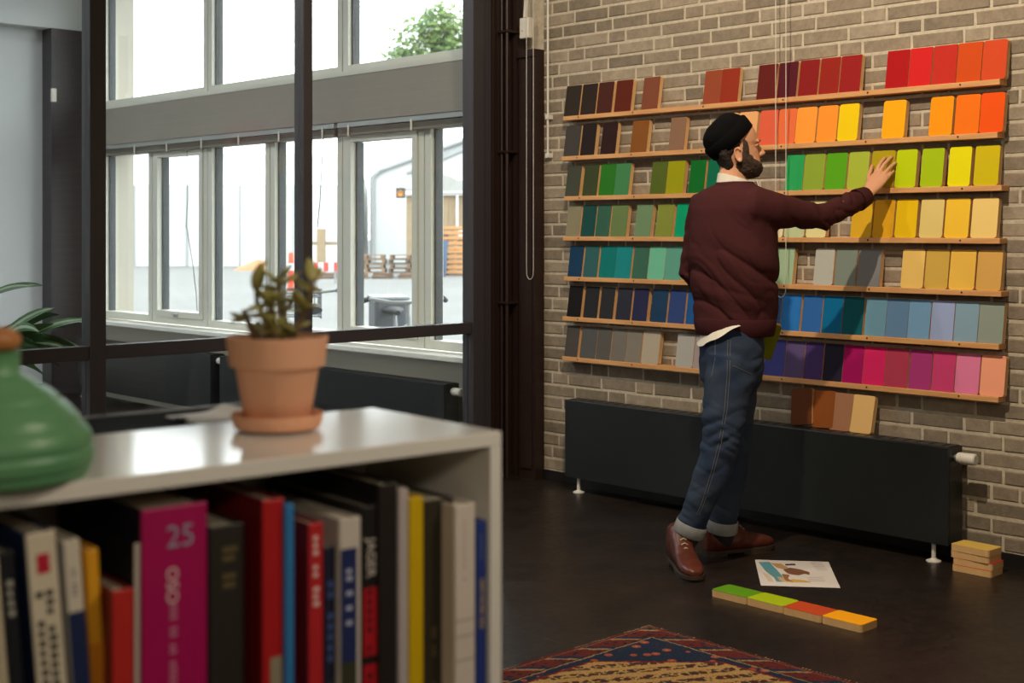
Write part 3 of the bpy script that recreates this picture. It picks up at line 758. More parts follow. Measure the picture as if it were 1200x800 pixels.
# ---- black cabinet behind, with a paper on it
blk = mat('black_laminate', (22, 21, 23), .8, spec=.04)
cb = thing('black_cabinet', 'low black cabinet standing back to back with the white bookcase', 'cabinet', (P1.x + V_.x * .31, P1.y + V_.y * .31, 0), BRZ)
RB('body', blk, cb, -1.0, -.03, 0, .16, 0, 1.072, b=.002); RB('top', blk, cb, -1.01, -.02, -.004, .17, 1.072, 1.09, b=.002)
RB('edge_trim', mat('trim_grey', (112, 112, 112), .4), cb, -1.01, -.02, .166, .172, 1.0895, 1.0925, b=.0006)
pp = QZ(247, 490, 1.0915)
pm = thing('paper_sheet', 'small white paper with a curled edge on the black cabinet behind the pot', 'paper', (pp.x, pp.y, 1.091), BRZ + .05)
mb = MB(); nseg = 8; vs = []
for i in range(nseg + 1):
    x = -.045 + .09 * i / nseg; zc = .0015 + .012 * max(0, (i / nseg - .55)) ** 2 * 4
    vs += [(x, -.045, zc), (x, .045, zc), (x, .045, zc + .0015), (x, -.045, zc + .0015)]
fs = []
for i in range(nseg):
    for a in range(4): fs.append((4*i+a, 4*i+(a+1)%4, 4*i+4+(a+1)%4, 4*i+4+a))
fs += [(0, 3, 2, 1), (4*nseg, 4*nseg+1, 4*nseg+2, 4*nseg+3)]
mb.add(vs, fs).build('sheet', mat('paper_white', (232, 232, 230), .7), pm, True)
RB('clip', lamp_black, pm, -.05, -.04, -.01, .01, .0, .006, b=.001)

# ---- terracotta pot with a jade plant
terra = mat('terracotta', (228, 168, 132), .75, noise=.35, scale=8, rgb2=(232, 182, 152), bump=.15, bscale=80)
soil = mat('soil', (52, 40, 32), .95, bump=.8, bscale=90)
_, wp = btop(325, 503)
pot = thing('plant_pot', 'round terracotta flower pot standing in a saucer on the white bookcase', 'flower pot', (wp.x, wp.y, ZT_B))
MB().lathe([(.03, .006), (.042, .0062), (.055, .004), (.0595, .018), (.0585, .0215), (.056, .021), (.052, .009), (.001, .0085)]).build('saucer', terra, pot, True, 60)
MB().lathe([(.001, .010), (.040, .010), (.042, .013), (.0535, .080), (.0545, .0815), (.061, .083), (.0655, .118), (.0655, .1205), (.0615, .121), (.060, .118), (.054, .100), (.001, .098)], n=40).build('pot', terra, pot, True, 50)
MB().lathe([(.001, .1005), (.0575, .1005), (.058, .106), (.001, .111)]).build('soil', soil, pot, True)
jade = thing('jade_plant', 'small succulent with oval green leaves growing in the terracotta pot', 'plant', (wp.x, wp.y, ZT_B + .107))
leaf_g = mat('leaf_olive', (166, 172, 98), .5, noise=.6, scale=30, rgb2=(150, 112, 66)); stem_m = mat('stem_brown', (112, 92, 62), .7)
lm = MB(); secs = []
for i in range(7):
    t = i / 6; ww_ = .0085 * math.sin(math.pi * min(1, .12 + t * .86)) ** .7
    secs.append(((0, 0, 0 + t * .034), (max(ww_, .001), 0, 0), (0, max(.0032 * math.sin(math.pi * (.1 + .85 * t)), .0006), 0)))
leaf_me = lm.loft(secs, 10).mesh('leaf'); leaf_me.materials.append(leaf_g); shade(leaf_me, 80)
rp = random.Random(11)
stems = [((-.010, 0), [(-.014, .03), (-.026, .055), (-.030, .09)]), ((.006, .004), [(.010, .03), (.004, .06), (.002, .088)]), ((.014, -.004), [(.028, .03), (.040, .058), (.048, .085)]), ((-.016, .006), [(-.034, .022), (-.044, .045)]), ((.0, -.008), [(-.004, .03), (-.010, .06)])]
def along(lx, lz): return RGT * lx + FWD * rp.uniform(-.006, .006) + Vector((0, 0, lz))
for (sx, sy), pts in stems:
    pp_ = [RGT * sx + FWD * sy] + [along(a, b_) for a, b_ in pts]
    MB().tube(pp_, [.0055, .0045, .0035, .0025][:len(pp_)], 8, True).build('stem', stem_m, jade, True)
    for j in range(1, len(pp_)):
        for q in range(3 if j < len(pp_) - 1 else 5):
            l = link('leaf', leaf_me, jade); l.location = pp_[j] + (pp_[j-1] - pp_[j]) * rp.uniform(0, .7)
            up = Vector((rp.uniform(-1, 1), rp.uniform(-1, 1), rp.uniform(-.2, 1.0))).normalized()
            l.rotation_euler = up.to_track_quat('Z', 'Y').to_euler(); s = rp.uniform(.75, 1.15); l.scale = (s, s, s)

# ---- green domed jar
_, wj = btop(-12, 560)
jr = thing('domed_jar', 'green ribbed domed jar with a wooden stopper at the bookcase left end', 'jar', (wj.x, wj.y, ZT_B))
green = mat('green_glaze', (84, 142, 98), .4, noise=.35, scale=9, rgb2=(120, 166, 120))
ctl = [(.098, .002), (.104, .014), (.105, .027), (.101, .045), (.089, .0626), (.076, .077), (.062, .089), (.046, .100), (.033, .107)]
prof = [(.001, 0), (.095, .0)]
for k in range(33):
    q = k / 32 * (len(ctl) - 1); i = min(int(q), len(ctl) - 2); t = q - i
    prof.append((ctl[i][0] + (ctl[i+1][0] - ctl[i][0]) * t - (.0028 if k % 6 == 3 else 0), ctl[i][1] + (ctl[i+1][1] - ctl[i][1]) * t))
prof += [(.030, .110), (.030, .128), (.0315, .1315), (.001, .132)]
MB().lathe(prof, n=48).build('body', green, jr, True, 60)
MB().lathe([(.001, .1323), (.026, .1325), (.031, .139), (.0305, .147), (.023, .155), (.001, .158)], n=28).build('stopper', mat('stopper_wood', (186, 122, 66), .5, noise=.5, scale=18), jr, True, 60)
# ================================================================== THE PERSON
DG = bpy.context.evaluated_depsgraph_get
def remesh(mb, voxel, smooth=4, name='tmp'):
    me = mb.mesh(name); o = link(name, me)
    r = o.modifiers.new('r', 'REMESH'); r.mode = 'VOXEL'; r.voxel_size = voxel
    if smooth:
        s = o.modifiers.new('s', 'SMOOTH'); s.factor = .5; s.iterations = smooth
    dg = bpy.context.evaluated_depsgraph_get(); dg.update()
    out = bpy.data.meshes.new_from_object(o.evaluated_get(dg))
    bpy.data.objects.remove(o); bpy.data.meshes.remove(me)
    return out
def hashn(ix, iy, iz):
    h = np.sin(ix * 127.1 + iy * 311.7 + iz * 74.7) * 43758.5453
    return h - np.floor(h)
def vnoise(P):
    i = np.floor(P); f = P - i; f = f * f * (3 - 2 * f); r = 0
    for dx in (0, 1):
        for dy in (0, 1):
            for dz in (0, 1):
                wgt = (f[:, 0] if dx else 1 - f[:, 0]) * (f[:, 1] if dy else 1 - f[:, 1]) * (f[:, 2] if dz else 1 - f[:, 2])
                r = r + wgt * hashn(i[:, 0] + dx, i[:, 1] + dy, i[:, 2] + dz)
    return r
def displace(me, fn):
    n = len(me.vertices); co = np.empty(n * 3); me.vertices.foreach_get('co', co); co = co.reshape(-1, 3)
    no = np.empty(n * 3); me.vertices.foreach_get('normal', no); no = no.reshape(-1, 3)
    d = fn(co)
    co = co + no * d[:, None]
    me.vertices.foreach_set('co', co.reshape(-1)); me.update()
def finish(me, name, m, parent, base):
    n = len(me.vertices); co = np.empty(n * 3); me.vertices.foreach_get('co', co); co = co.reshape(-1, 3) - np.array(base)
    me.vertices.foreach_set('co', co.reshape(-1)); me.materials.clear(); me.materials.append(m)
    me.polygons.foreach_set('use_smooth', [True] * len(me.polygons)); me.update(); me.name = name
    return link(name, me, parent)
def fin(mb, name, m, parent, base, ang=60):
    mb.v = [tuple(Vector(v) - Vector(base)) for v in mb.v]
    return mb.build(name, m, parent, True, ang)
def hdir(phi):
    a = math.radians(phi); return RGT * math.cos(a) + FWD * math.sin(a), RGT * math.sin(a) - FWD * math.cos(a)   # facing, person's right
PB = Q(845, 400, 5.53); PBASE = Vector((PB.x, PB.y, 0))
man = thing('person', 'man in black beanie, maroon sweatshirt and jeans reaching to touch a board', 'person', PBASE)

skin = mat('skin', (214, 158, 122), .5, noise=.25, scale=40, rgb2=(204, 134, 102), spec=.35)
hair_m = mat('hair_dark', (44, 32, 25), .7, noise=.5, scale=150, bump=.8, bscale=300)
beard_m = mat('beard_brown', (66, 46, 32), .75, noise=.6, scale=140, bump=1.0, bscale=320)
knit_black = mat('beanie_knit', (13, 13, 14), .9, bump=.6, bscale=260, spec=.08)
sweat_m = mat('maroon_jersey', (72, 37, 38), .95, noise=.25, scale=90, bump=.25, bscale=400, spec=.1)
denim = mat('denim', (40, 53, 76), .85, noise=.6, scale=7, rgb2=(72, 82, 96), bump=.35, bscale=380, spec=.15)
denim_l = mat('denim_inside', (148, 150, 150), .9, noise=.4, scale=40, bump=.3, bscale=300)
thread = mat('seam_thread', (112, 110, 106), .8)
shirt_m = mat('shirt_white', (226, 218, 202), .8, noise=.15, scale=30)
leather = mat('brown_leather', (98, 46, 32), .32, noise=.5, scale=14, rgb2=(62, 30, 22), bump=.12, bscale=70)
sole_m = mat('sole_dark', (60, 48, 40), .6)

# ---- torso sections (px y, px centre x, half width, half depth)
tf, tr_ = hdir(40)
TORSO = [(214, 861, .072, .068), (218, 860, .105, .080), (222, 859, .150, .096), (230, 858, .182, .112), (245, 857, .198, .128), (270, 857, .200, .140),
         (300, 857, .202, .148), (330, 859, .199, .147), (360, 860, .190, .142), (384, 861, .174, .134)]
def torso(mb, k=1.0, off=0.0, lo=0, hi=99):
    secs = []
    for y, x, a, b_ in TORSO[lo:hi]:
        c = Q(x, y, 5.55); secs.append((c, tr_ * (a * k + off), tf * (b_ * k + off)))
    mb.loft(secs, 36, power=.9)
R_SH, R_EL, R_WR = Q(889, 243, 5.42), Q(963, 255, 5.545), QX(1014, 230, 5.005)
L_SH, L_EL, L_WR = Q(826, 243, 5.68), Q(808, 318, 5.73), Q(862, 378, 5.76)
def lerp(a, b_, t): return a + (b_ - a) * t
# near leg and far leg: (x, y, F, r)
NEAR = [(858, 418, 5.47, .100), (851, 470, 5.45, .096), (846, 512, 5.42, .085), (836, 550, 5.42, .074), (820, 590, 5.43, .064), (808, 621, 5.45, .060)]
FAR = [(860, 418, 5.62, .100), (861, 470, 5.62, .094), (859, 515, 5.60, .080), (854, 560, 5.60, .071), (848, 600, 5.61, .064), (846, 618, 5.62, .061)]
pf, pr = hdir(12)
PELV = [(376, 860, .150, .112), (388, 858, .163, .118), (402, 857, .172, .123), (425, 857, .176, .124), (444, 856, .165, .115), (456, 856, .13, .09)]

# ---- hand points (wrist .. finger tips resting on the board)
FINGERS = {
 'index': [(1026, 203, 5.108, .0100), (1030, 194.5, 5.124, .0088), (1034, 188.5, 5.144, .0080), (1037, 184.8, 5.158, .0070)],
 'middle': [(1031, 201.5, 5.104, .0102), (1036, 193, 5.122, .0090), (1041.5, 187, 5.144, .0082), (1045, 183.8, 5.158, .0072)],
 'ring': [(1036, 204.5, 5.104, .0098), (1041.5, 197.5, 5.122, .0088), (1046.5, 192.8, 5.142, .0078), (1049.8, 190.4, 5.155, .0068)],
 'little': [(1039.5, 209.5, 5.104, .0088), (1043, 204.5, 5.120, .0076), (1045.6, 202, 5.136, .0070), (1047.4, 200.2, 5.148, .0062)],
 'thumb': [(1018.5, 216, 5.085, .0125), (1018.2, 206.5, 5.112, .0105), (1020.3, 199.5, 5.136, .0092), (1022.2, 194.4, 5.152, .0078)],
}
# ---- body: head, neck, trunk, limbs and hands as one surface
body = MB()
HF = 5.545
hf, hr = hdir(4)
HC = Q(858, 172, HF); KP = HF / FPX
def hp(fx, y, s=0.0):     # fx px forward of 858, image row y, s metres to the person's right
    return Vector((HC.x, HC.y, 0)) + hf * (fx * KP) + hr * s + Vector((0, 0, CAMZ + (HY - y) * KP))
# rows: (y, front px, back px, half width m)
HEAD = [(208, 22, 2, .030), (204, 30, -2, .046), (199, 33, -8, .057), (194, 33.5, -12, .064), (189, 33.5, -16, .068), (184, 32, -20, .071), (179, 31, -23, .073), (174, 29.5, -26, .0755),
        (170, 29, -29, .077), (166, 30.5, -29.5, .078), (161, 29.5, -30, .079), (156, 28, -29.5, .079), (151, 25.5, -28, .077), (146, 21, -25, .072), (141, 14, -20, .060), (137.5, 5, -12, .036)]
secs = []
for y, a, b_, wd_ in HEAD:
    c = hp((a + b_) / 2, y); secs.append((c, hf * ((a - b_) / 2 * KP), hr * wd_))
body.loft(secs, 28, power=.92)
# nose, brow ridge, cheek, lips, chin, ears
body.loft([(hp(28.5, 168), hf * .008, hr * .009), (hp(31.5, 173), hf * .011, hr * .010), (hp(34.3, 177), hf * .0165, hr * .0125), (hp(34.8, 180), hf * .0175, hr * .0155), (hp(32.5, 183), hf * .010, hr * .014)], 14)
for s in (-1, 1):
    body.ell(hp(33.2, 181.2, s * .011), hf * .008, hr * .006, Vector((0, 0, .0055)), 10, 7)
    body.ell(hp(27.6, 166.2, s * .030), hf * .012, hr * .022, Vector((0, 0, .007)), 12, 7)
    body.ell(hp(20, 178, s * .040), hf * .022, hr * .018, Vector((0, 0, .017)), 12, 7)
    ec = hp(3.0, 182.5, s * .078)
    ax = (Vector((0, 0, 1)) * .96 - hf * .22).normalized(); out = (hr * s * .9 - hf * .45).normalized(); fw_ = (hf + hr * s * .35).normalized()
    body.ell(ec, fw_ * .014, out * .006, ax * .029, 14, 9)
    rim = [ec + out * .009 + fw_ * (.0145 * math.cos(t)) + ax * (.028 * math.sin(t)) for t in [math.radians(a) for a in range(40, 300, 20)]]
    body.tube(rim, .0046, 8, True)
    body.ell(ec - ax * .024 + out * .006 + fw_ * .002, fw_ * .0065, out * .005, ax * .008, 10, 6)
body.ell(hp(33, 188.4), hf * .006, hr * .020, Vector((0, 0, .005)), 12, 6)
body.ell(hp(32.6, 191.6), hf * .006, hr * .018, Vector((0, 0, .0055)), 12, 6)
# neck
body.tube([hp(4, 188), hp(2.5, 198), hp(1, 208), Q(859, 222, 5.55)], [.058, .057, .060, .072], 20)
torso(body, .85, -.010, 1)
# arms
body.tube([lerp(R_SH, Q(857, 240, 5.55), .25), R_SH, lerp(R_SH, R_EL, .5), R_EL, lerp(R_EL, R_WR, .35), R_WR], [.055, .055, .047, .039, .040, .029], 16, True)
body.tube([lerp(L_SH, Q(857, 240, 5.55), .25), L_SH, lerp(L_SH, L_EL, .5), L_EL, lerp(L_EL, L_WR, .4), L_WR], [.055, .055, .045, .038, .037, .028], 16, True)
# reaching hand
wr = R_WR; km = QX(1031.5, 205, 5.100)
acr = (QX(1040, 211, 5.098) - QX(1024, 206, 5.098)).normalized()       # across the knuckles
nrm = (km - wr).normalized().cross(acr).normalized()
secs = []
for t, hw, th in ((-.25, .024, .021), (0, .0255, .019), (.25, .031, .0185), (.5, .038, .0175), (.75, .0415, .0155), (.95, .041, .0125), (1.08, .034, .009)):
    c = lerp(QX(1014.5, 229.5, 5.008), km, t) + acr * (.004 * t); secs.append((c, acr * hw, nrm * th))
body.loft(secs, 20)
for nm, pts in FINGERS.items():
    pp_ = [QX(x, y, X) for x, y, X, r in pts]; rr = [p[3] for p in pts]
    rootp = lerp(km, QX(1016, 226, 5.02), .35 if nm != 'thumb' else .75)
    if nm == 'thumb': body.tube([lerp(wr, km, .18)] + pp_, [.013] + rr, 10, True)
    else: body.tube([lerp(pp_[0], lerp(wr, km, .45), .5)] + pp_, [rr[0] * .95] + rr, 10, True)
# left hand, closed on a board at the hip
lh = Q(884, 398, 5.775)
secs = []
for t, hw, th in ((0, .026, .019), (.4, .036, .018), (.8, .041, .015), (1.05, .036, .011)):
    c = lerp(L_WR, lh, t); d = (lh - L_WR).normalized(); up = Vector((0, 0, 1)); up = (up - d * up.dot(d)).normalized(); secs.append((c, up * hw, d.cross(up) * th))
body.loft(secs, 16)
dh = (lh - L_WR).normalized(); uph = (Vector((0, 0, 1)) - dh * dh.z).normalized(); sd = dh.cross(uph)
if sd.dot(FWD) < 0: sd = -sd
for j, q in enumerate((.028, .009, -.010, -.028)):
    p0 = lh + uph * q; l_ = (.040, .046, .042, .032)[j]
    body.tube([p0 - dh * .015, p0 + dh * l_ * .6 + sd * .006, p0 + dh * l_ + sd * .024, p0 + dh * l_ * .75 + sd * .044], [.0095, .0088, .008, .007], 9, True)
body.tube([L_WR + uph * .01, lh + uph * .040 - dh * .03 + sd * .01, lh + uph * .050 + sd * .022, lh + uph * .052 + dh * .02 + sd * .03], [.012, .011, .0095, .008], 9, True)
# pelvis, legs, feet inside shoes
secs = [(Q(x, y, 5.55), pr * (a * .9), pf * (b_ * .9)) for y, x, a, b_ in PELV]; body.loft(secs, 28)
for leg in (NEAR, FAR): body.tube([Q(x, y, F) for x, y, F, r in leg], [r * .82 for x, y, F, r in leg], 16)
def shoe_axes(heel, toe):
    d = toe - heel; d.z = 0; L = d.length; d.normalize(); return heel, d, Vector((d.y, -d.x, 0)), L
SH = [shoe_axes(QZ(789, 656, 0), QZ(816, 683, 0)), shoe_axes(QZ(826, 652, 0), QZ(906, 642, 0))]
for (h0, d, s, L), leg in zip(SH, (NEAR, FAR)):
    x, y, F, r = leg[-1]
    body.loft([(h0 + d * (L * t) + Vector((0, 0, zz)), s * wd_, Vector((0, 0, th))) for t, wd_, zz, th in ((.06, .024, .055, .025), (.3, .030, .058, .032), (.6, .036, .048, .022), (.85, .034, .042, .014), (.95, .02, .04, .01))], 12)
    body.tube([Q(x, y, F), h0 + d * (L * .27) + Vector((0, 0, .05))], [r * .7, .034], 14)
sock_m = mat('sock_dark', (40, 40, 44), .9)
for (h0, d, s_, L), leg in zip(SH, (NEAR, FAR)):
    x, y, F, r = leg[-1]
    fin(MB().tube([Q(x, y - 12, F), Q(x, y + 3, F), h0 + d * (L * .27) + Vector((0, 0, .06))], [r * .86, r * .84, .043], 18), 'sock', sock_m, man, PBASE)
bme = remesh(body, .0036, 5)
bo = finish(bme, 'body', skin, man, PBASE)

# ---- eyes, brows
eye_w = mat('eye_white', (214, 204, 192), .25); iris_m = mat('iris_dark', (44, 32, 26), .2)
for s in (-1, 1):
    c = hp(25.6, 171.2, s * .031)
    e_ = fin(MB().ell(c, hf * .0115, hr * .0115, Vector((0, 0, .0105)), 14, 10), 'eye', eye_w, man, PBASE)
    fin(MB().ell(c + hf * .0075, hf * .0052, hr * .006, Vector((0, 0, .006)), 12, 8), 'iris', iris_m, e_, (0, 0, 0)).location = -PBASE
    fin(MB().tube([hp(28.2, 170.4, s * .020), hp(29.0, 169.4, s * .030), hp(27.2, 169.8, s * .041), hp(24.6, 171.4, s * .046)], [.003, .0042, .0042, .003], 8, True), 'eyelid', skin, man, PBASE)
    fin(MB().tube([hp(31.0, 166.6, s * .014), hp(31.4, 165.4, s * .026), hp(29.2, 165.0, s * .040), hp(26.0, 166.3, s * .05)], [.0015, .003, .003, .0012], 8, True), 'eyebrow', hair_m, man, PBASE)
# ---- beard
bd = MB()
secs = []
for y, a, b_, wd_ in [(209, 25, 4, .032), (206.5, 31, 0, .052), (202, 34.5, -4, .065), (197, 36, -5, .073), (192.5, 34.8, -5, .077), (189.5, 31, -5, .079), (186, 24, -4, .0795), (182, 18, 2, .0785), (177, 14, 5, .0785), (171, 12.5, 6, .0795)]:
    secs.append((hp((a + b_) / 2, y), hf * ((a - b_) / 2 * KP), hr * wd_))
bd.loft(secs, 28, power=.85)
bd.tube([hp(27, 190, -.03), hp(33.5, 186.8, -.016), hp(36, 185.6, 0), hp(33.5, 186.8, .016), hp(27, 190, .03)], [.006, .0075, .0065, .0075, .006], 10, True)
for s in (-1, 1):
    bd.ell(hp(11, 174, s * .0735), hf * .013, hr * .0085, Vector((0, 0, .036)) + hf * -.006, 14, 9); bd.ell(hp(13, 187, s * .069), hf * .028, hr * .010, Vector((0, 0, .022)), 14, 9)
bme = remesh(bd, .0035, 3)
displace(bme, lambda co: (vnoise(co * 260) - .5) * .004 + (vnoise(co * 90) - .5) * .004)
finish(bme, 'beard', beard_m, man, PBASE)
# ---- hair at the nape and sides
hb = MB(); secs = []
for y, a, b_, wd_ in [(201, -4, -10, .042), (198, 0, -12, .054), (193, 2, -14.5, .0645), (188, -1, -17.8, .0705), (183, -1, -21.5, .0755), (178, 7, -24.5, .0795), (173, 14, -27, .0825), (167, 17, -28, .0835), (160, 14, -28.5, .082)]:
    secs.append((hp((a + b_) / 2, y), hf * ((a - b_) / 2 * KP), hr * wd_))
hb.loft(secs, 28, power=.85)
hme = remesh(hb, .0036, 2); displace(hme, lambda co: (vnoise(co * 200) - .5) * .004)
finish(hme, 'hair', hair_m, man, PBASE)
# ---- beanie
ax = (Vector((0, 0, .72)) - hf * .69).normalized(); ah = (hf * .72 + Vector((0, 0, .69))).normalized()
oc = hp(1.2, 167.2)
def hat(prof, name, n=36):
    m_ = MB(); m_.loft([(oc + ax * s, ah * ra, hr * rb_) for s, ra, rb_ in prof], n, power=.95); return m_
hm = remesh(hat([(.010, .098, .084), (.03, .101, .087), (.055, .100, .088), (.075, .094, .085), (.092, .083, .077), (.106, .064, .062), (.115, .040, .040), (.119, .012, .012)], 'b'), .004, 3)
displace(hm, lambda co: (vnoise(co * 30) - .5) * .006)
hat_o = finish(hm, 'beanie', knit_black, man, PBASE)
cf = MB(); nn = 48; prof = [(-.004, .101, .0865), (.000, .107, .0925), (.030, .1105, .0965), (.050, .1105, .0965), (.057, .106, .092), (.05, .098, .085), (.0, .096, .082)]
vs = []; fs = []
for s, ra, rb_ in prof:
    for k in range(nn):
        t = 2 * math.pi * k / nn; rib = 1 + .004 * (k % 2); vs.append(oc + ax * s + ah * (ra * rib * math.cos(t)) + hr * (rb_ * rib * math.sin(t)))
for i in range(len(prof)):
    i2 = (i + 1) % len(prof)
    for k in range(nn): fs.append((i*nn+k, i*nn+(k+1)%nn, i2*nn+(k+1)%nn, i2*nn+k))
cf.add(vs, fs); c_ = fin(cf, 'cuff', knit_black, hat_o, PBASE)
# ---- shirt collar and shirt tail
def band(pts_lo, pts_hi, th, name, m, parent=man):
    mb = MB(); n = len(pts_lo); vs = []; fs = []
    cen = sum(pts_lo, Vector()) / n
    for a, b_ in zip(pts_lo, pts_hi):
        oa = (a - cen); oa.z = 0; oa.normalize(); vs += [a, b_, b_ + oa * th, a + oa * th]
    for i in range(n - 1):
        for k in range(4): fs.append((4*i+k, 4*i+(k+1)%4, 4*i+4+(k+1)%4, 4*i+4+k))
    fs += [(0, 1, 2, 3), (4*n-1, 4*n-2, 4*n-3, 4*n-4)]
    return fin(mb.add(vs, fs), name, m, parent, PBASE, 50)
nb = Q(860.5, 214, 5.55)
lo, hi = [], []
for k in range(25):
    t = math.radians(20 + 320 * k / 24); ct, st = math.cos(t), math.sin(t)
    frontness = (1 + ct) / 2
    lo.append(nb + hf * (.076 * ct + .004) + hr * .074 * st + Vector((0, 0, -.010 - .012 * frontness)))
    hi.append(nb + hf * (.066 * ct + .002) + hr * .065 * st + Vector((0, 0, .040 - .040 * frontness)))
band(lo, hi, .003, 'shirt_collar', shirt_m)
for s in (-1, 1):
    p = nb + hf * .072 + hr * (s * .012) + Vector((0, 0, -.006))
    fin(MB().prism([p, p + hf * .006 + hr * (s * .045) + Vector((0, 0, .014)), p + hf * .016 + hr * (s * .05) + Vector((0, 0, -.026)), p + hf * .02 + hr * (s * .018) + Vector((0, 0, -.036))], (hf * .003)), 'collar_point', shirt_m, man, PBASE)
lo, hi = [], []
for k in range(31):
    t = math.radians(108 + 150 * k / 30); ct, st = math.cos(t), math.sin(t)      # 90 = person's right side (towards the camera), 180 = back
    c = Q(859.5, 386, 5.55); wv = .004 * math.sin(k * 1.7) * min(1, k / 8)
    dz = -.040 + .092 * min(1, k / 13) - .004 * math.sin(k * .7)
    hi.append(c + pf * (.105 * ct) + pr * (.14 * st) + Vector((0, 0, .03)))
    lo.append(c + pf * (.140 * ct) + pr * (.192 * st) + Vector((0, 0, -.012 - dz)))
band(lo, hi, .003, 'shirt_tail', shirt_m)

# ---- sweatshirt
sw = MB(); torso(sw)
cl = lambda t: lerp(R_SH, Q(857, 245, 5.55), t)
sw.tube([cl(.45), cl(.12), lerp(R_SH, R_EL, .25), lerp(R_SH, R_EL, .6), lerp(R_SH, R_EL, .92), lerp(R_EL, R_WR, .2), lerp(R_EL, R_WR, .6), lerp(R_EL, R_WR, .86)], [.082, .088, .074, .064, .058, .058, .052, .046], 20)
sw.ell(lerp(R_EL, R_SH, -.02) + Vector((0, 0, -.018)), RGT * .05, FWD * .045, Vector((0, 0, .04)))
cl2 = lambda t: lerp(L_SH, Q(857, 245, 5.55), t)
sw.tube([cl2(.45), cl2(.1), lerp(L_SH, L_EL, .35), lerp(L_SH, L_EL, .75), L_EL, lerp(L_EL, L_WR, .3), lerp(L_EL, L_WR, .8)], [.080, .086, .072, .062, .060, .058, .048], 20, True)
sme = remesh(sw, .007, 9)
LR = np.array(RGT); LF = np.array(FWD)
def sw_fold(co):
    l = co @ LR - PBASE.dot(RGT); z = co[:, 2]; f = co @ LF - PBASE.dot(FWD)
    # diagonal pulls from the right armpit down to the left hip, plus bunching above the hem and on the sleeve
    a = l * .74 - z * .67; b_ = l * .67 + z * .74
    q1 = np.stack([b_ * 2.2, (a) * 3, f * 3], 1); dg = np.stack([b_ * 12 + vnoise(q1) * 3.2, a * 3.0, f * 3], 1)
    n1 = np.abs(vnoise(dg) - .5) * 2
    mask = np.clip((1.50 - z) / .2, 0.15, 1)
    arm = np.clip((l - .28) / .1, 0, 1)
    n2 = np.abs(vnoise(np.stack([l * 26 + z * 10, z * 7, f * 9], 1)) - .5) * 2
    n3 = np.abs(vnoise(np.stack([l * 4, z * 22 + l * 6, f * 4], 1)) - .5) * 2
    low = np.exp(-((z - 1.02) / .10) ** 2)
    back = np.clip((-l - .10) / .08, 0, 1)          # left sleeve
    n4 = np.abs(vnoise(np.stack([l * 10, z * 26 - l * 12, f * 8], 1)) - .5) * 2
    n5 = np.abs(vnoise(np.stack([b_ * 30 + vnoise(q1 * 2.3) * 4, a * 6, f * 8], 1)) - .5) * 2
    n6 = np.abs(vnoise(np.stack([(l * 40 + z * 26) + vnoise(q1 * 3) * 3, (z - l * .5) * 8, f * 12], 1)) - .5) * 2
    elb = np.exp(-((l - .50) / .10) ** 2)
    return -.006 * (1 - np.sqrt(n5)) * mask * (1 - arm) - .010 * (1 - np.sqrt(n6)) * arm * (.35 + elb) + (np.sqrt(n1) - .62) * .026 * mask * (1 - arm) * (1 - back * .6) + (n2 - .5) * .012 * arm + (n3 - .5) * .010 * low * (1 - arm) + (n4 - .5) * .012 * back
displace(sme, sw_fold)
swo = finish(sme, 'sweatshirt', sweat_m, man, PBASE)
def ring(c0, c1, rings, name, m, parent, n=40, rib=0.0, axes=None):
    """open band between two centres: rings = [(t, ra, rb)], axes = (A,B); thickness from closed profile"""
    A, B_ = axes; vs = []; fs = []; mb = MB()
    for t, ra, rb_ in rings:
        c = lerp(c0, c1, t)
        for k in range(n):
            a = 2 * math.pi * k / n; q = 1 + rib * (k % 2); vs.append(c + A * (ra * q * math.cos(a)) + B_ * (rb_ * q * math.sin(a)))
    m_ = len(rings)
    for i in range(m_):
        i2 = (i + 1) % m_
        for k in range(n): fs.append((i*n+k, i*n+(k+1)%n, i2*n+(k+1)%n, i2*n+k))
    mb.add(vs, fs); o = fin(mb, name, m, parent, PBASE)
    return o
rib_m = mat('maroon_rib', (68, 34, 36), .95, bump=.3, bscale=300, spec=.1)
ring(Q(861, 372, 5.55), Q(861, 392, 5.55), [(0, .183, .138), (.1, .186, .141), (.5, .183, .139), (.95, .176, .134), (1, .172, .130), (.9, .166, .124), (.2, .172, .128)], 'hem_band', rib_m, swo, 72, .004, (tr_, tf))
ring(Q(860.5, 220, 5.55), Q(861, 213, 5.55), [(0, .092, .084), (.3, .088, .081), (.9, .078, .074), (1, .075, .071), (.8, .072, .068), (.1, .078, .074)], 'neckband', rib_m, swo, 56, .004, (tr_, tf))
d = (R_WR - R_EL).normalized(); A = (Vector((0, 0, 1)) - d * d.z).normalized(); B_ = d.cross(A)
ring(lerp(R_EL, R_WR, .80), lerp(R_EL, R_WR, 1.02), [(0, .047, .047), (.12, .049, .049), (.6, .044, .044), (.95, .041, .041), (1, .038, .038), (.9, .034, .034), (.1, .038, .038)], 'sleeve_cuff', rib_m, swo, 44, .006, (A, B_))
d = (L_WR - L_EL).normalized(); A = (Vector((0, 0, 1)) - d * d.z).normalized(); B_ = d.cross(A)
ring(lerp(L_EL, L_WR, .76), lerp(L_EL, L_WR, .98), [(0, .048, .048), (.12, .050, .050), (.6, .045, .045), (.95, .041, .041), (1, .037, .037), (.9, .033, .033), (.1, .038, .038)], 'sleeve_cuff', rib_m, swo, 44, .006, (A, B_))

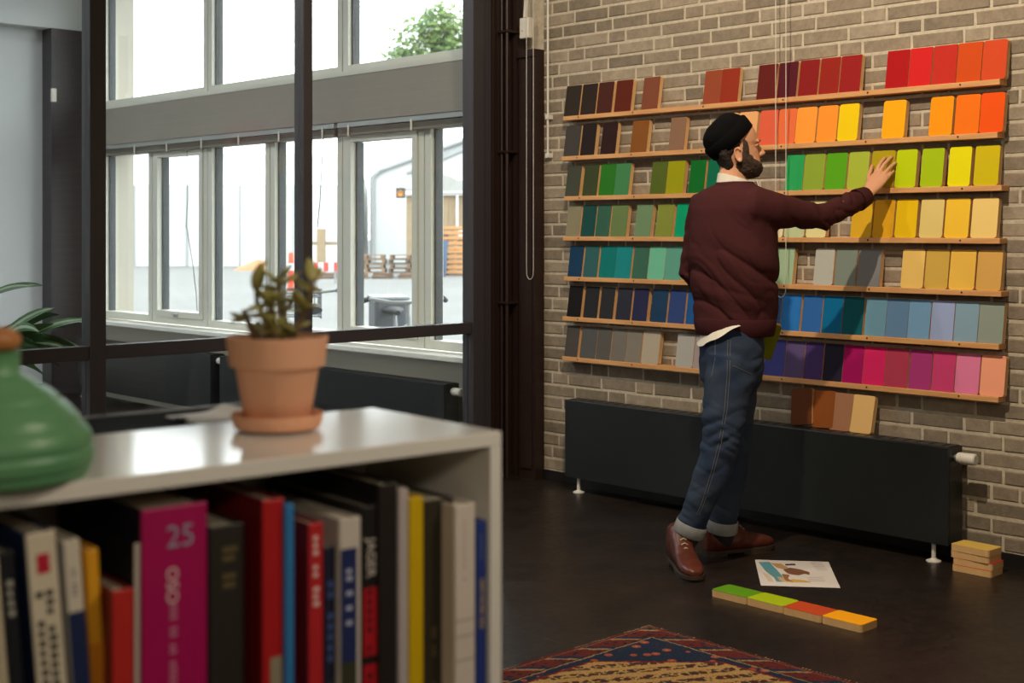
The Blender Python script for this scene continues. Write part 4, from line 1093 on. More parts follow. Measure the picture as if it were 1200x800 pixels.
# ---- jeans
jn = MB()
jn.loft([(Q(x, y, 5.55), pr * a, pf * b_) for y, x, a, b_ in PELV], 36, power=.92)
for leg in (NEAR, FAR):
    pts = [Q(x, y, F) for x, y, F, r in leg]; d = (pts[-1] - pts[-2]).normalized()
    jn.tube(pts, [r for x, y, F, r in leg], 24)
jme = remesh(jn, .006, 7)
def jn_fold(co):
    l = co @ LR - PBASE.dot(RGT); z = co[:, 2]; f = co @ LF - PBASE.dot(FWD)
    n1 = np.abs(vnoise(np.stack([l * 7 + z * 6, z * 20 - l * 10, f * 5], 1)) - .5) * 2
    n2 = np.abs(vnoise(np.stack([l * 10, z * 30 + l * 16, f * 7], 1)) - .5) * 2
    knee = np.exp(-((z - .52) / .12) ** 2); hip = np.exp(-((z - .80) / .10) ** 2); ank = np.exp(-((z - .20) / .10) ** 2)
    return (n1 - .5) * (.006 + .010 * knee + .006 * hip) + (n2 - .5) * .009 * (knee + ank)
displace(jme, jn_fold)
jo = finish(jme, 'jeans', denim, man, PBASE)
for leg in (NEAR, FAR):
    a_, b2_ = Q(*leg[-2][:3]), Q(*leg[-1][:3]); d = (b2_ - a_).normalized(); A = (RGT - d * RGT.dot(d)).normalized(); B_ = d.cross(A); r = leg[-1][3]
    ring(b2_ - d * .036, b2_ + d * .014, [(0, r + .001, r + .001), (.06, r + .004, r + .004), (.95, r + .005, r + .005), (1, r + .003, r + .003), (.9, r - .004, r - .004), (.1, r - .004, r - .004)], 'turned_up_cuff', denim_l, jo, 40, 0, (A, B_))
# side seams and back pocket of the near leg
bvh = None
from mathutils.bvhtree import BVHTree
bmj = bmesh.new(); bmj.from_mesh(jme); bvh = BVHTree.FromBMesh(bmj); bmj.free()
def on_jeans(x, y, F0=4.9):
    o = Vector((0, 0, CAMZ)) - PBASE; dr = ray(x, y).normalized(); h = bvh.ray_cast(o, dr)
    return (h[0] - dr * .0008) if h[0] else None
def seam(pts, name, r=.0010):
    pp_ = []
    for i in range(len(pts) - 1):
        for k in range(5):
            t = k / 5; q = on_jeans(pts[i][0] + (pts[i+1][0] - pts[i][0]) * t, pts[i][1] + (pts[i+1][1] - pts[i][1]) * t)
            if q: pp_.append(q)
    if len(pp_) > 2: MB().tube(pp_, r, 6).build(name, thread, jo, True)
seam([(853, 398), (852, 440), (849, 480), (842, 520), (833, 555), (822, 590), (815, 606)], 'side_seam')
seam([(856, 398), (855, 440), (852, 480), (845, 520), (836, 555), (825, 590), (818, 606)], 'side_seam')
seam([(859, 428), (872, 434), (884, 440)], 'pocket_seam'); seam([(838, 396), (838, 420), (834, 440), (828, 448)], 'pocket_seam')
# ---- shoes
for i, (h0, d, s, L) in enumerate(SH):
    sh = MB(); secs = []
    for t, wd_, z0, z1 in ((.0, .018, .03, .10), (.03, .034, .018, .145), (.10, .042, .016, .165), (.26, .045, .015, .172), (.38, .043, .015, .150), (.50, .042, .015, .108), (.62, .047, .015, .082), (.75, .049, .015, .072), (.86, .045, .015, .064), (.94, .034, .016, .054), (.985, .018, .018, .042)):
        secs.append((h0 + d * (L * t) + Vector((0, 0, (z0 + z1) / 2)), s * wd_, Vector((0, 0, (z1 - z0) / 2))))
    sh.loft(secs, 24, power=.8)
    me = remesh(sh, .0045, 4); displace(me, lambda co: (vnoise(co * 40) - .5) * .003)
    so = finish(me, 'shoe', leather, man, PBASE)
    sl = MB(); out = []
    for t, wd_ in ((0, .012), (.02, .026), (.10, .038), (.28, .040), (.45, .042), (.62, .051), (.76, .053), (.88, .048), (.96, .034), (1.0, .012)): out.append((t, wd_))
    ol = [h0 + d * (L * t - .003) + s * wd_ for t, wd_ in out] + [h0 + d * (L * t - .003) - s * wd_ for t, wd_ in reversed(out)]
    sl.prism([p + Vector((0, 0, .010)) for p in ol], (0, 0, .014))
    o = fin(sl, 'sole', sole_m, so, PBASE)
    hl = MB(); ol = [h0 + d * (L * t - .004) + s * wd_ for t, wd_ in ((0, .014), (.03, .03), (.12, .038), (.26, .039))] + [h0 + d * (L * t - .004) - s * wd_ for t, wd_ in ((.26, .039), (.12, .038), (.03, .03), (0, .014))]
    hl.prism(ol, (0, 0, .012)); fin(hl, 'heel', sole_m, so, PBASE)
    tp = MB(); ol = [h0 + d * (L * t - .003) + s * wd_ for t, wd_ in ((.5, .042), (.62, .050), (.76, .052), (.88, .046), (.95, .03))] + [h0 + d * (L * t - .003) - s * wd_ for t, wd_ in ((.95, .03), (.88, .046), (.76, .052), (.62, .050), (.5, .042))]
    tp.prism(ol, (0, 0, .012)); fin(tp, 'tread', sole_m, so, PBASE)
    lace = mat('lace_pale', (196, 178, 150), .7)
    for q in range(4):
        t = .40 + q * .050; zt = .140 - q * .0145
        fin(MB().tube([h0 + d * (L * t) + s * .018 + Vector((0, 0, zt - .009)), h0 + d * (L * (t + .01)) + Vector((0, 0, zt + .002)), h0 + d * (L * t) - s * .018 + Vector((0, 0, zt - .009))], .0024, 6, True), 'lace', lace, so, PBASE)
# board held in the left hand
o = board('olive green board held low in the hand at his hip', (132, 136, 12), BW, True, 'painted boards on the rails')
hbp = Q(903, 419, 5.80) - RGT * .050
o.location = hbp; o.rotation_mode = 'QUATERNION'
o.rotation_quaternion = (Matrix.Rotation(math.atan2(FWD.y, FWD.x), 3, 'Z') @ Matrix.Rotation(math.radians(14), 3, 'X') @ Matrix.Rotation(math.radians(-20), 3, 'Y')).to_quaternion()
del o['group']
# ================================================================== RUG, PRINT, PLANT
# rug: woven borders and field are flat pattern in the weave
RX, RY = 3.51, 3.03
RW, RL = 1.42, 2.40
rm = bpy.data.materials.new('rug_weave'); rm.use_nodes = True; nt = rm.node_tree; bs = nt.nodes['Principled BSDF']
bs.inputs['Roughness'].default_value = .95; bs.inputs['Specular IOR Level'].default_value = .1
N = lambda t, **k: nt.nodes.new('ShaderNode' + t)
def M_(op, a, b_=None, c_=None):
    n = N('Math'); n.operation = op
    for i, v in enumerate((a, b_, c_)):
        if v is None: continue
        if isinstance(v, (int, float)): n.inputs[i].default_value = v
        else: nt.links.new(v, n.inputs[i])
    return n.outputs[0]
def MIX(f, a, b_):
    n = N('MixRGB')
    for i, v in ((0, f), (1, a), (2, b_)):
        if isinstance(v, tuple): n.inputs[i].default_value = (*lin(v), 1)
        elif isinstance(v, (int, float)): n.inputs[i].default_value = v
        else: nt.links.new(v, n.inputs[i])
    return n.outputs[0]
tc = N('TexCoord'); sp = N('SeparateXYZ')
nz = N('TexNoise'); nz.inputs['Scale'].default_value = 60; nz.inputs['Detail'].default_value = 2
nt.links.new(tc.outputs['Object'], nz.inputs['Vector'])
nt.links.new(tc.outputs['Object'], sp.inputs[0])
jit = M_('MULTIPLY', M_('SUBTRACT', nz.outputs['Fac'], .5), .016)
gx = M_('ADD', sp.outputs[0], jit); gy = M_('ADD', sp.outputs[1], jit)
dx = M_('SUBTRACT', RW / 2, M_('ABSOLUTE', gx)); dy = M_('SUBTRACT', RL / 2, M_('ABSOLUTE', gy))
dd = M_('MINIMUM', dx, dy); cut = M_('MULTIPLY', M_('SUBTRACT', M_('ADD', dx, dy), .56), .7)
band = lambda a, b_: M_('MULTIPLY', M_('GREATER_THAN', dd, a), M_('LESS_THAN', dd, b_))
def vor(scale, thr, feat='F1', sx=1, sy=1):
    mp = N('Mapping'); mp.inputs['Scale'].default_value = (sx, sy, 1); nt.links.new(tc.outputs['Object'], mp.inputs[0])
    v = N('TexVoronoi'); v.inputs['Scale'].default_value = scale; nt.links.new(mp.outputs[0], v.inputs['Vector'])
    return M_('LESS_THAN', v.outputs['Distance'], thr), v.outputs['Color']
# field: straw ground with slanting rows of small brown and blue motifs
u = M_('ADD', M_('MULTIPLY', gx, .55), gy); wv = M_('SINE', M_('MULTIPLY', u, 88.0))
rowm = M_('GREATER_THAN', wv, -.15)
v1, vc = vor(46, .55); v2, vc2 = vor(60, .34)
field = MIX(M_('MULTIPLY', rowm, v1), (180, 144, 88), (84, 46, 36)); field = MIX(M_('MULTIPLY', rowm, v2), field, (48, 54, 72))
# blue band with coral flowers
f1, _ = vor(19, .30); f2, _ = vor(19, .15); f3, _ = vor(30, .22)
blue = MIX(f3, (36, 48, 68), (70, 42, 40)); blue = MIX(f1, blue, (160, 80, 60)); blue = MIX(f2, blue, (178, 118, 96))
# red guard with tan and dark blue blocks
along_ = M_('ADD', gx, gy)
blk_ = M_('GREATER_THAN', M_('SINE', M_('MULTIPLY', along_, 42.0)), .93); blk2 = M_('GREATER_THAN', M_('SINE', M_('ADD', M_('MULTIPLY', along_, 42.0), -.9)), .75)
g1, _ = vor(38, .32)
guard = MIX(g1, (100, 42, 40), (44, 40, 52)); guard = MIX(blk2, guard, (38, 50, 70)); guard = MIX(blk_, guard, (158, 122, 84))
col = MIX(M_('GREATER_THAN', dd, .30), blue, blue)
infield = M_('MULTIPLY', M_('GREATER_THAN', dd, .137), M_('GREATER_THAN', cut, .0))
rim = M_('MULTIPLY', M_('GREATER_THAN', dd, .128), M_('GREATER_THAN', cut, -.010))
col = MIX(rim, blue, (128, 38, 34)); col = MIX(infield, col, field)
col = MIX(M_('LESS_THAN', dd, .098), col, (150, 128, 92)); col = MIX(M_('LESS_THAN', dd, .092), col, (52, 34, 30)); col = MIX(M_('LESS_THAN', dd, .086), col, guard)
col = MIX(M_('LESS_THAN', dd, .016), col, (128, 100, 74)); col = MIX(M_('LESS_THAN', dd, .012), col, (98, 38, 34))
wn = N('TexNoise'); wn.inputs['Scale'].default_value = 160; wn.inputs['Detail'].default_value = 3; nt.links.new(tc.outputs['Object'], wn.inputs['Vector'])
mul = N('MixRGB'); mul.blend_type = 'MULTIPLY'; mul.inputs[0].default_value = .8; nt.links.new(col, mul.inputs[1])
wr_ = N('ValToRGB'); wr_.color_ramp.elements[0].position = .3; wr_.color_ramp.elements[0].color = (.45, .45, .45, 1); wr_.color_ramp.elements[1].position = .65; wr_.color_ramp.elements[1].color = (1.1, 1.1, 1.1, 1)
nt.links.new(wn.outputs['Fac'], wr_.inputs[0]); nt.links.new(wr_.outputs[0], mul.inputs[2]); nt.links.new(mul.outputs[0], bs.inputs['Base Color'])
bp = N('Bump'); bp.inputs['Strength'].default_value = .6; bp.inputs['Distance'].default_value = .003; nt.links.new(wn.outputs['Fac'], bp.inputs['Height']); nt.links.new(bp.outputs[0], bs.inputs['Normal'])
rug = thing('patterned_rug', 'worn red, blue and straw patterned rug on the dark floor', 'rug', (RX - RW / 2, RY - RL / 2, 0))
mb = MB(); nx, ny = 36, 60; vs = []; fs = []
rr = random.Random(4)
ex = [rr.uniform(-.006, .006) for _ in range(ny + 1)]; ey = [rr.uniform(-.006, .006) for _ in range(nx + 1)]
for j in range(ny + 1):
    for i in range(nx + 1):
        a, b_ = i / nx * 2 - 1, j / ny * 2 - 1
        x = a * RW / 2 + (ex[j] if abs(a) > .99 else 0); y = b_ * RL / 2 + (ey[i] if abs(b_) > .99 else 0)
        zz = .007 + .0018 * mnoise.noise((x * 4, y * 4, 0))
        vs.append((x, y, zz))
n0 = len(vs); vs += [(v[0], v[1], .0005) for v in vs]
for j in range(ny):
    for i in range(nx):
        q = j * (nx + 1) + i; fs.append((q, q + 1, q + nx + 2, q + nx + 1)); fs.append((n0 + q, n0 + q + nx + 1, n0 + q + nx + 2, n0 + q + 1))
bd = [i for i in range(nx)] ; 
loop = [i for i in range(nx + 1)] + [j * (nx + 1) + nx for j in range(1, ny + 1)] + [ny * (nx + 1) + i for i in range(nx - 1, -1, -1)] + [j * (nx + 1) for j in range(ny - 1, 0, -1)]
for k in range(len(loop)): a, b_ = loop[k], loop[(k + 1) % len(loop)]; fs.append((a, b_, b_ + n0, a + n0))
mb.add(vs, fs).build('weave', rm, rug, True, 50)
fr = MB(); frm = mat('fringe_wool', (170, 130, 100), .95)
for k in range(190):
    y = RL / 2 - k / 190 * RL; L = rr.uniform(.004, .014); fr.box(RW / 2, RW / 2 + L, y, y + .004, .001, .0045)
for k in range(110):
    x = RW / 2 - k / 110 * RW; L = rr.uniform(.003, .012); fr.box(x, x + .004, RL / 2, RL / 2 + L, .001, .0045)
stuff(fr.build('fringe', frm, rug))

# printed sheet on the floor
pc = Vector((4.48, 3.105, 0)); dl = Vector((-.32, -.264, 0)).normalized()
pr_ = thing('printed_sheet', 'large white printed sheet with a bird drawing lying on the floor by the shoes', 'print', (pc.x, pc.y, .0), math.atan2(dl.y, dl.x))
# local x along the long side (towards camera), local y to the right in the photo (so image-left is -y?)
hx, hy = .205, .148
mb = MB(); n = 10; vs = []; fs = []
for i in range(n + 1):
    x = -hx + 2 * hx * i / n; zz = .0012 + .004 * max(0, i / n - .8) * 5 * (.5 + .5 * math.sin(i))
    vs += [(x, -hy, zz), (x, hy, zz), (x, hy, zz + .0008), (x, -hy, zz + .0008)]
for i in range(n):
    for k in range(4): fs.append((4*i+k, 4*i+(k+1)%4, 4*i+4+(k+1)%4, 4*i+4+k))
fs += [(0, 1, 2, 3), (4*n+3, 4*n+2, 4*n+1, 4*n)]
mb.add(vs, fs).build('sheet', mat('print_paper', (228, 220, 214), .6), pr_)
# the print, laid out in photo terms: s = 0..1 left to right, t = 0..1 far to near
iL, iR = QZ(885, 658, 0), QZ(970, 657, 0); jL, jR = QZ(895, 688, 0), QZ(984, 688, 0)
ca, sa = math.cos(-pr_.rotation_euler[2]), math.sin(-pr_.rotation_euler[2])
def st(s, t):
    p = (iL * (1 - s) + iR * s) * (1 - t) + (jL * (1 - s) + jR * s) * t; d = Vector((p.x - pc.x, p.y - pc.y, 0))
    return Vector((d.x * ca - d.y * sa, d.x * sa + d.y * ca, .0024 + .0001 * random.random()))
def shape(name, c, pts): MB().prism([st(*p) for p in pts], (0, 0, .0002)).build(name, mat('ink_%02x%02x%02x' % c, c, .6), pr_)
shape('ink_shape', (96, 156, 166), [(.04, .04), (.19, .04), (.26, .40), (.30, .62), (.27, .92), (.20, .92), (.18, .66), (.10, .42)])
shape('ink_shape', (216, 196, 172), [(.05, .45), (.12, .55), (.17, .90), (.10, .92)])
shape('ink_shape', (190, 150, 96), [(.20, .08), (.34, .12), (.42, .28), (.36, .34), (.26, .26)])
shape('ink_shape', (126, 84, 56), [(.34, .36), (.44, .28), (.58, .36), (.68, .46), (.67, .56), (.60, .52), (.52, .58), (.42, .54), (.38, .50)])
shape('ink_shape', (156, 110, 70), [(.30, .52), (.40, .56), (.36, .70), (.42, .84), (.37, .88), (.31, .74)])
shape('ink_shape', (212, 172, 84), [(.26, .84), (.42, .72), (.56, .76), (.66, .84), (.50, .88), (.34, .94), (.26, .94)])
shape('ink_shape', (206, 176, 136), [(.22, .62), (.30, .66), (.33, .82), (.25, .82)])
shape('ink_mark', (52, 44, 42), [(.39, .13), (.53, .12), (.535, .18), (.395, .19)])
for q in range(5): shape('ink_line', (198, 186, 180), [(.74 + .012 * q, .08 + .07 * q), (.90 + .01 * q, .08 + .07 * q), (.903 + .01 * q, .105 + .07 * q), (.743 + .012 * q, .105 + .07 * q)])
for q in range(3): shape('ink_line', (204, 190, 178), [(.62, .66 + .06 * q), (.84, .64 + .07 * q), (.845, .655 + .07 * q), (.625, .675 + .06 * q)])

# leafy plant in the neighbouring room
lg = mat('leaf_dark', (54, 92, 50), .45); lw = mat('leaf_pale_edge', (150, 172, 140), .5)
pb = QY(-28, 460, 6.35)
pl = thing('leafy_houseplant', 'arching variegated green houseplant in a tall dark planter behind the glass partition', 'plant', (pb.x, pb.y, 0))
MB().lathe([(.13, 0), (.15, .02), (.16, .72), (.162, .725), (.146, .725), (.142, .69), (.001, .69)]).build('planter', mat('planter_grey', (58, 58, 60), .6), pl, True)
MB().lathe([(.001, .691), (.141, .691), (.141, .695), (.001, .70)]).build('soil', soil, pl)
rl = random.Random(21)
def plant_leaf(base, az, L, rise, droop, wdt):
    d = Vector((math.cos(az), math.sin(az), 0)); s = (Vector((-d.y, d.x, 0)) * .55 + Vector((0, 0, rl.choice((-1, 1)) * .83))).normalized(); n = 9; rows = []
    for i in range(n + 1):
        t = i / n; c = base + d * (L * t) + Vector((0, 0, rise * t - droop * t * t)); hw = wdt * math.sin(math.pi * min(1, .06 + .94 * t)) ** .8 + .0012
        rows.append((c, hw))
    vs = []; fs = []; pv = []; pf_ = []
    for c, hw in rows:
        vs += [c - s * hw + Vector((0, 0, .003)), c, c + s * hw + Vector((0, 0, .003)), c + s * hw + Vector((0, 0, .0042)), c + Vector((0, 0, .0012)), c - s * hw + Vector((0, 0, .0042))]
        pv += [c - s * hw * .32 + Vector((0, 0, .0036)), c + s * hw * .32 + Vector((0, 0, .0036)), c + s * hw * .32 + Vector((0, 0, .0046)), c - s * hw * .32 + Vector((0, 0, .0046))]
    for i in range(n):
        for k in range(6): fs.append((6*i+k, 6*i+(k+1)%6, 6*i+6+(k+1)%6, 6*i+6+k))
        for k in range(4): pf_.append((4*i+k, 4*i+(k+1)%4, 4*i+4+(k+1)%4, 4*i+4+k))
    o = MB().add(vs, fs).build('leaf', lg, pl, True); MB().add(pv, pf_).build('pale_stripe', lw, o, True)
ab = math.atan2(RGT.y, RGT.x)
for k in range(26):
    base = Vector((rl.uniform(-.05, .05), rl.uniform(-.05, .05), .68))
    az = ab + rl.uniform(-1.0, 1.0) + (math.pi if k % 4 == 3 else 0)
    plant_leaf(base, az, rl.uniform(.30, .54), rl.uniform(.34, .60), rl.uniform(.20, .42), rl.uniform(.020, .032))
MB().tube([(0, 0, .68), (.02, -.01, .85), Vector((.03, -.02, 1.06))], [.008, .006, .004], 8).build('stem', stem_m, pl, True)
for q in (-.25, .1, .4): plant_leaf(Vector((.03, -.02, 1.03)), ab + q, .26, .16, .10, .016)
# ================================================================== OUTSIDE THE WINDOWS
GZ = -.15
def gpt(x, F): p = Q(x, HY, F); return Vector((p.x, p.y, GZ))
def hgt(y, F): return CAMZ + (HY - y) * F / FPX - GZ
VRZ = math.atan2(RGT.y, RGT.x)       # things far off face the building roughly across the line of sight
tarp = mat('white_tarpaulin', (196, 198, 196), .6, noise=.1, scale=.6, bump=.3, bscale=1.2)
tarp_g = mat('grey_tarpaulin', (112, 112, 106), .7, noise=.2, scale=1)
ply = mat('plywood_wall', (152, 132, 104), .8, noise=.3, scale=1.2, stretch=(1, 1, 4))
pal = mat('pallet_wood', (128, 104, 82), .85, noise=.5, scale=2.5); pal2 = mat('pallet_wood_dark', (96, 80, 70), .85, noise=.4, scale=3)
galv = mat('galvanised', (140, 142, 142), .4, metal=.4)
ribm = mat('tarp_rib', (150, 152, 152), .5)

# long white storage tent
F = 58
c = gpt(250, F); W_ = 11.4; H1 = hgt(217, F) ; DZ = 9.0
mq = thing('storage_tent', 'long white storage tent with bulging tarpaulin walls across the yard', 'tent', c, VRZ)
b0 = MB(); n = 40; vs = []; fs = []
for i in range(n + 1):
    x = -W_/2 + W_ * i / n
    for k in range(7):
        t = k / 6; vs.append((x, -.10 * math.sin(i * math.pi / 4) ** 2 * math.sin(math.pi * t) + .05 * math.sin(3 * x), H1 * t))
for i in range(n):
    for k in range(6): q = i * 7 + k; fs.append((q, q + 7, q + 8, q + 1))
b0.add(vs, fs); b0.box(-W_/2, W_/2, .25, DZ, 0, H1)
b0.build('wall', tarp, mq, True, 50)
MB().prism([(-W_/2, 0, H1 + .005), (-W_/2, DZ, H1 + .005), (-W_/2, DZ / 2, H1 + 1.6)], (W_, 0, 0)).build('roof', tarp, mq)
for i in range(0, n + 1, 8): MB().box(-W_/2 + W_ * i / n - .04, -W_/2 + W_ * i / n + .04, -.06, .02, 0, H1).build('frame_post', ribm, mq)
# white hall with an arched steel frame at the right
F = 64
c = gpt(520, F); Hh = hgt(208, F)
hl = thing('white_hall', 'tall white fabric hall with a grey frame line behind the pallets', 'hall', c, VRZ)
x0 = (437 - 520) * F / FPX; W2 = 12.0; pk = hgt(150, F)
out = [(x0, 0, 0), (x0, 0, Hh), (x0 + .35, 0, Hh + .35), (x0 + 6.5, 0, pk + .2), (x0 + W2, 0, Hh + .35), (x0 + W2, 0, 0)]
MB().prism(out, (0, 14, 0)).build('fabric_body', tarp, hl)
MB().tube([Vector(p) + Vector((0, -.1, 0)) for p in out], .14, 10).build('frame', ribm, hl, True)
for q in (1.6, 2.6, 3.4):
    MB().tube([(x0 + q, -.12, Hh - .6 + q * .5), (x0 + q + 3.4, -.12, Hh + .8 + q * .5)], .07, 6).build('tension_cable', ribm, hl)
# plywood shed with grey tarpaulin roof
F = 47
c = gpt(530, F); s_ = F / FPX; Hs = hgt(227, F)
sh_ = thing('plywood_shed', 'pale plywood shed with a sagging grey tarpaulin roof and white gutter', 'shed', c, VRZ)
xl, xr = (476 - 530) * s_, (600 - 530) * s_
for k in range(5):
    a = xl + (xr - xl) * k / 5; b_ = xl + (xr - xl) * (k + 1) / 5
    RB('wall_panel', ply, sh_, a + .005, b_ - .005, 0, .05, 0, Hs, b=.005)
B('side_wall', ply, sh_, xl, xl + .05, .06, 3, 0, Hs); B('back_wall', ply, sh_, xl, xr, 3, 3.05, 0, Hs)
n = 10; vs = []; fs = []
rx0 = (505 - 530) * s_
for i in range(n + 1):
    x = rx0 + (xr - rx0) * i / n; sag = .12 * math.sin(i * 1.3)
    vs += [(x, -.2, Hs + .03), (x, 1.6, Hs + .62 + sag), (x, 3.2, Hs + .1), (x, 3.2, Hs + .02), (x, -.2, Hs + .0)]
for i in range(n):
    for k in range(5): fs.append((5*i+k, 5*i+(k+1)%5, 5*i+5+(k+1)%5, 5*i+5+k))
MB().add(vs, fs).build('roof_sheet', tarp_g, sh_)
MB().tube([(xl, -.12, Hs - .02), (xr, -.12, Hs + .02)], .07, 8).build('gutter', mat('gutter_white', (200, 200, 200), .4), sh_, True)
MB().tube([((536 - 530) * s_, -.12, Hs), ((536 - 530) * s_, -.12, hgt(268, F))], .05, 8).build('downpipe', mat('gutter_white', (200, 200, 200), .4), sh_, True)
RB('meter_box', mat('gutter_white', (200, 200, 200), .4), sh_, (537 - 530) * s_, (545 - 530) * s_, -.2, -.005, hgt(280, F), hgt(270, F), b=.01)
# sign on a bracket
F = 46.5
sg = thing('hanging_sign', 'small black and orange sign with a white M at the shed corner', 'sign', gpt(469.5, F) + Vector((0, 0, hgt(232, F))), VRZ)
sw_ = 11 * F / FPX; shh = 12 * F / FPX
RB('sign_panel', mat('sign_black', (34, 44, 48), .5), sg, -sw_/2, sw_/2, 0, .05, 0, shh, b=.01)
MB().box(-sw_/2 + .03, sw_/2 - .05, -.006, 0, .06, shh - .08).build('orange_field', mat('sign_orange', (206, 132, 40), .5), sg)
text_part('lettering', 'M', shh * .95, mat('sign_black', (34, 44, 48), .5), sg, (-.01, -.010, shh * .48), (math.radians(90), 0, 0), .004)
MB().tube([(sw_/2, .03, shh * .85), (sw_/2 + .5, .03, shh * .85)], .03, 6).build('bracket', galv, sg)
MB().tube([(0, .03, shh - .02), (0, .03, shh + .03)], .03, 6).build('hanger', galv, sg)
# pallets
def pallet(label, loc, rz, m, tilt=0, group='wooden pallets in the yard'):
    t = thing('wooden_pallet', label, 'pallet', loc, rz, group); t.rotation_euler = (tilt, 0, rz)
    for k in range(5): RB('deck_board', m, t, -.6, .6, -.4 + k * .175, -.4 + k * .175 + .1, .122, .144, b=.004)
    for k in range(3):
        RB('stringer', m, t, -.6 + k * .55, -.5 + k * .55, -.4, .4, .022, .120, b=.004)
        RB('bottom_board', m, t, -.6, .6, -.4 + k * .35, -.3 + k * .35, 0, .021, b=.004)
    return t
F = 44
cp = gpt(431, F); cp2 = gpt(478, F)
for k in range(4): pallet(['lowest', 'second lowest', 'second highest', 'topmost'][k] + ' pallet of the left stack in the yard', cp + Vector((0, 0, .16 + .147 * k)) + RGT * (-.05 * (k % 2)), VRZ, pal)
for k in range(4): pallet(['lowest', 'second lowest', 'second highest', 'topmost'][k] + ' pallet of the right stack in the yard', cp2 + Vector((0, 0, .16 + .147 * k)) + RGT * (.05 * (k % 2)), VRZ, pal if k % 2 else pal2)
rq = random.Random(9)
spots_ = [(420, 0), (420, 1), (420, 2), (449, 0), (449, 1), (449, 2), (480, 0), (480, 1), (480, 2), (362, 0), (362, 1), (386, 0), (386, 1), (386, 2)]
for k, (xx, lv_) in enumerate(spots_):
    FF = F - 1.2
    o = MB().rbox(-rq.uniform(.30, .38), rq.uniform(.30, .38), -.06, .06, 0, .06, b=.005).build('scrap_plank', pal2 if k % 2 else pal)
    o.location = gpt(xx, FF) + Vector((0, 0, .062 * lv_)); o.rotation_euler = (0, 0, VRZ + rq.uniform(-.2, .2))
    lay = ['bottom', 'middle', 'top'][lv_]
    where = {420: 'under the left end of the pallet stacks', 449: 'between the two pallet stacks', 480: 'under the right end of the pallet stacks', 362: 'left of the striped barrier', 386: 'right of the striped barrier'}[xx]
    tag(o, '%s plank of the small scrap pile %s' % (lay, where), 'plank', 'scrap planks in the yard')
pallet('wooden pallet leaning upright against the plywood shed', gpt(533, 45.6) + Vector((0, 0, .45)), VRZ, mat('pallet_fresh', (176, 128, 82), .8, noise=.3, scale=3), math.radians(80))
pallet('second upright pallet stacked on the leaning one at the shed', gpt(534, 45.75) + Vector((0, 0, 1.25)), VRZ, mat('pallet_fresh', (176, 128, 82), .8), math.radians(80))
o = MB().rbox(-.16, .16, -.03, .03, 0, 1.2, b=.01).build('blue_board', mat('blue_grey', (70, 88, 112), .6)); o.location = gpt(517, 44.9); o.rotation_euler = (math.radians(-6), .06, VRZ); tag(o, 'blue grey board leaning against the plywood shed', 'board')
for q, xx in enumerate((517, 523)):
    o = MB().rbox(-.08, .08, -.04, .04, 0, 1.5, b=.01).build('grey_post', pal2); o.location = gpt(xx, 46.2); o.rotation_euler = (math.radians(-3), 0, VRZ); tag(o, ['short grey post left of the blue board at the shed', 'short grey post right of the blue board at the shed'][q], 'post')
# sand heap, bollard, barrier, post
o = thing('sand_heap', 'low orange sand heap beyond the yard seen left of the plant', 'heap', gpt(300, 52), VRZ)
mb = MB(); secs = []
for t, r in ((0, 1), (.3, .82), (.6, .5), (.85, .22), (1, .02)): secs.append(((.1 * t, 0, .42 * t), (.85 * r, .02, 0), (0, .7 * r, 0)))
mb.loft(secs, 24).build('sand', mat('sand_orange', (176, 128, 92), .95, noise=.3, scale=4), o, True)
bo_ = thing('safety_bollard', 'orange and white safety bollard standing in the yard', 'bollard', gpt(341, 33), VRZ)
MB().lathe([(.16, 0), (.16, .06), (.08, .08), (.075, .55)], n=16).build('lower_tube', mat('safety_orange', (214, 70, 34), .5), bo_, True)
MB().lathe([(.075, .552), (.072, .72)], n=16).build('white_band', mat('gutter_white', (200, 200, 200), .4), bo_, True)
MB().lathe([(.072, .722), (.065, .95), (.03, .99), (.001, 1.0)], n=16).build('upper_tube', mat('safety_orange', (214, 70, 34), .5), bo_, True)
ba = thing('barrier', 'red and white striped barrier board near the scrap heap', 'barrier', gpt(379, 39), VRZ)
for k in range(6): B('stripe', mat('barrier_red', (196, 64, 54), .5) if k % 2 else mat('gutter_white', (200, 200, 200), .4), ba, -.45 + k * .15, -.30 + k * .15, 0, .04, .35, .60)
for x in (-.35, .3): RB('leg', galv, ba, x, x + .06, .045, .10, 0, .62, b=.004)
po = thing('timber_frame', 'timber post with a crossbar rising behind the scrap heap', 'post', gpt(376, 46), VRZ)
RB('post', ply, po, -.14, .14, 0, .2, 0, hgt(268, 46), b=.01); RB('crossbar', ply, po, -.9, .8, .21, .3, hgt(287, 46), hgt(283, 46), b=.01)

# tree beyond the yard
F = 90
tb = gpt(512, F)
tree = thing('leafy_tree', 'bright green leafy tree showing above the blind box at the upper right', 'tree', tb)
trunk_m = mat('bark', (86, 76, 62), .9)
MB().tube([(0, 0, 0), (.05, 0, 4), (0, .1, 8), (.1, 0, 12)], [.5, .4, .3, .14], 12).build('trunk', trunk_m, tree, True)
rt = random.Random(15); lv = []; lf = []
blobs = []
for (bx_, by_, r) in ((470, 72, 1.15), (485, 52, 1.2), (505, 38, 1.35), (517, 30, 1.0), (525, 50, 1.5), (545, 42, 1.4), (560, 55, 1.6), (500, 62, 1.4), (535, 70, 1.6), (512, 80, 1.5), (580, 60, 1.5), (480, 85, 1.2), (560, 82, 1.6)):
    r *= 1.5; p = Q(bx_, by_, F) - tb; blobs.append((p + FWD * rt.uniform(-1, 1), r))
    MB().tube([(0, 0, 8.5), (Vector((0, 0, 9)) + (p - Vector((0, 0, 9))) * .5), p], [.12, .07, .02], 7).build('branch', trunk_m, tree, True)
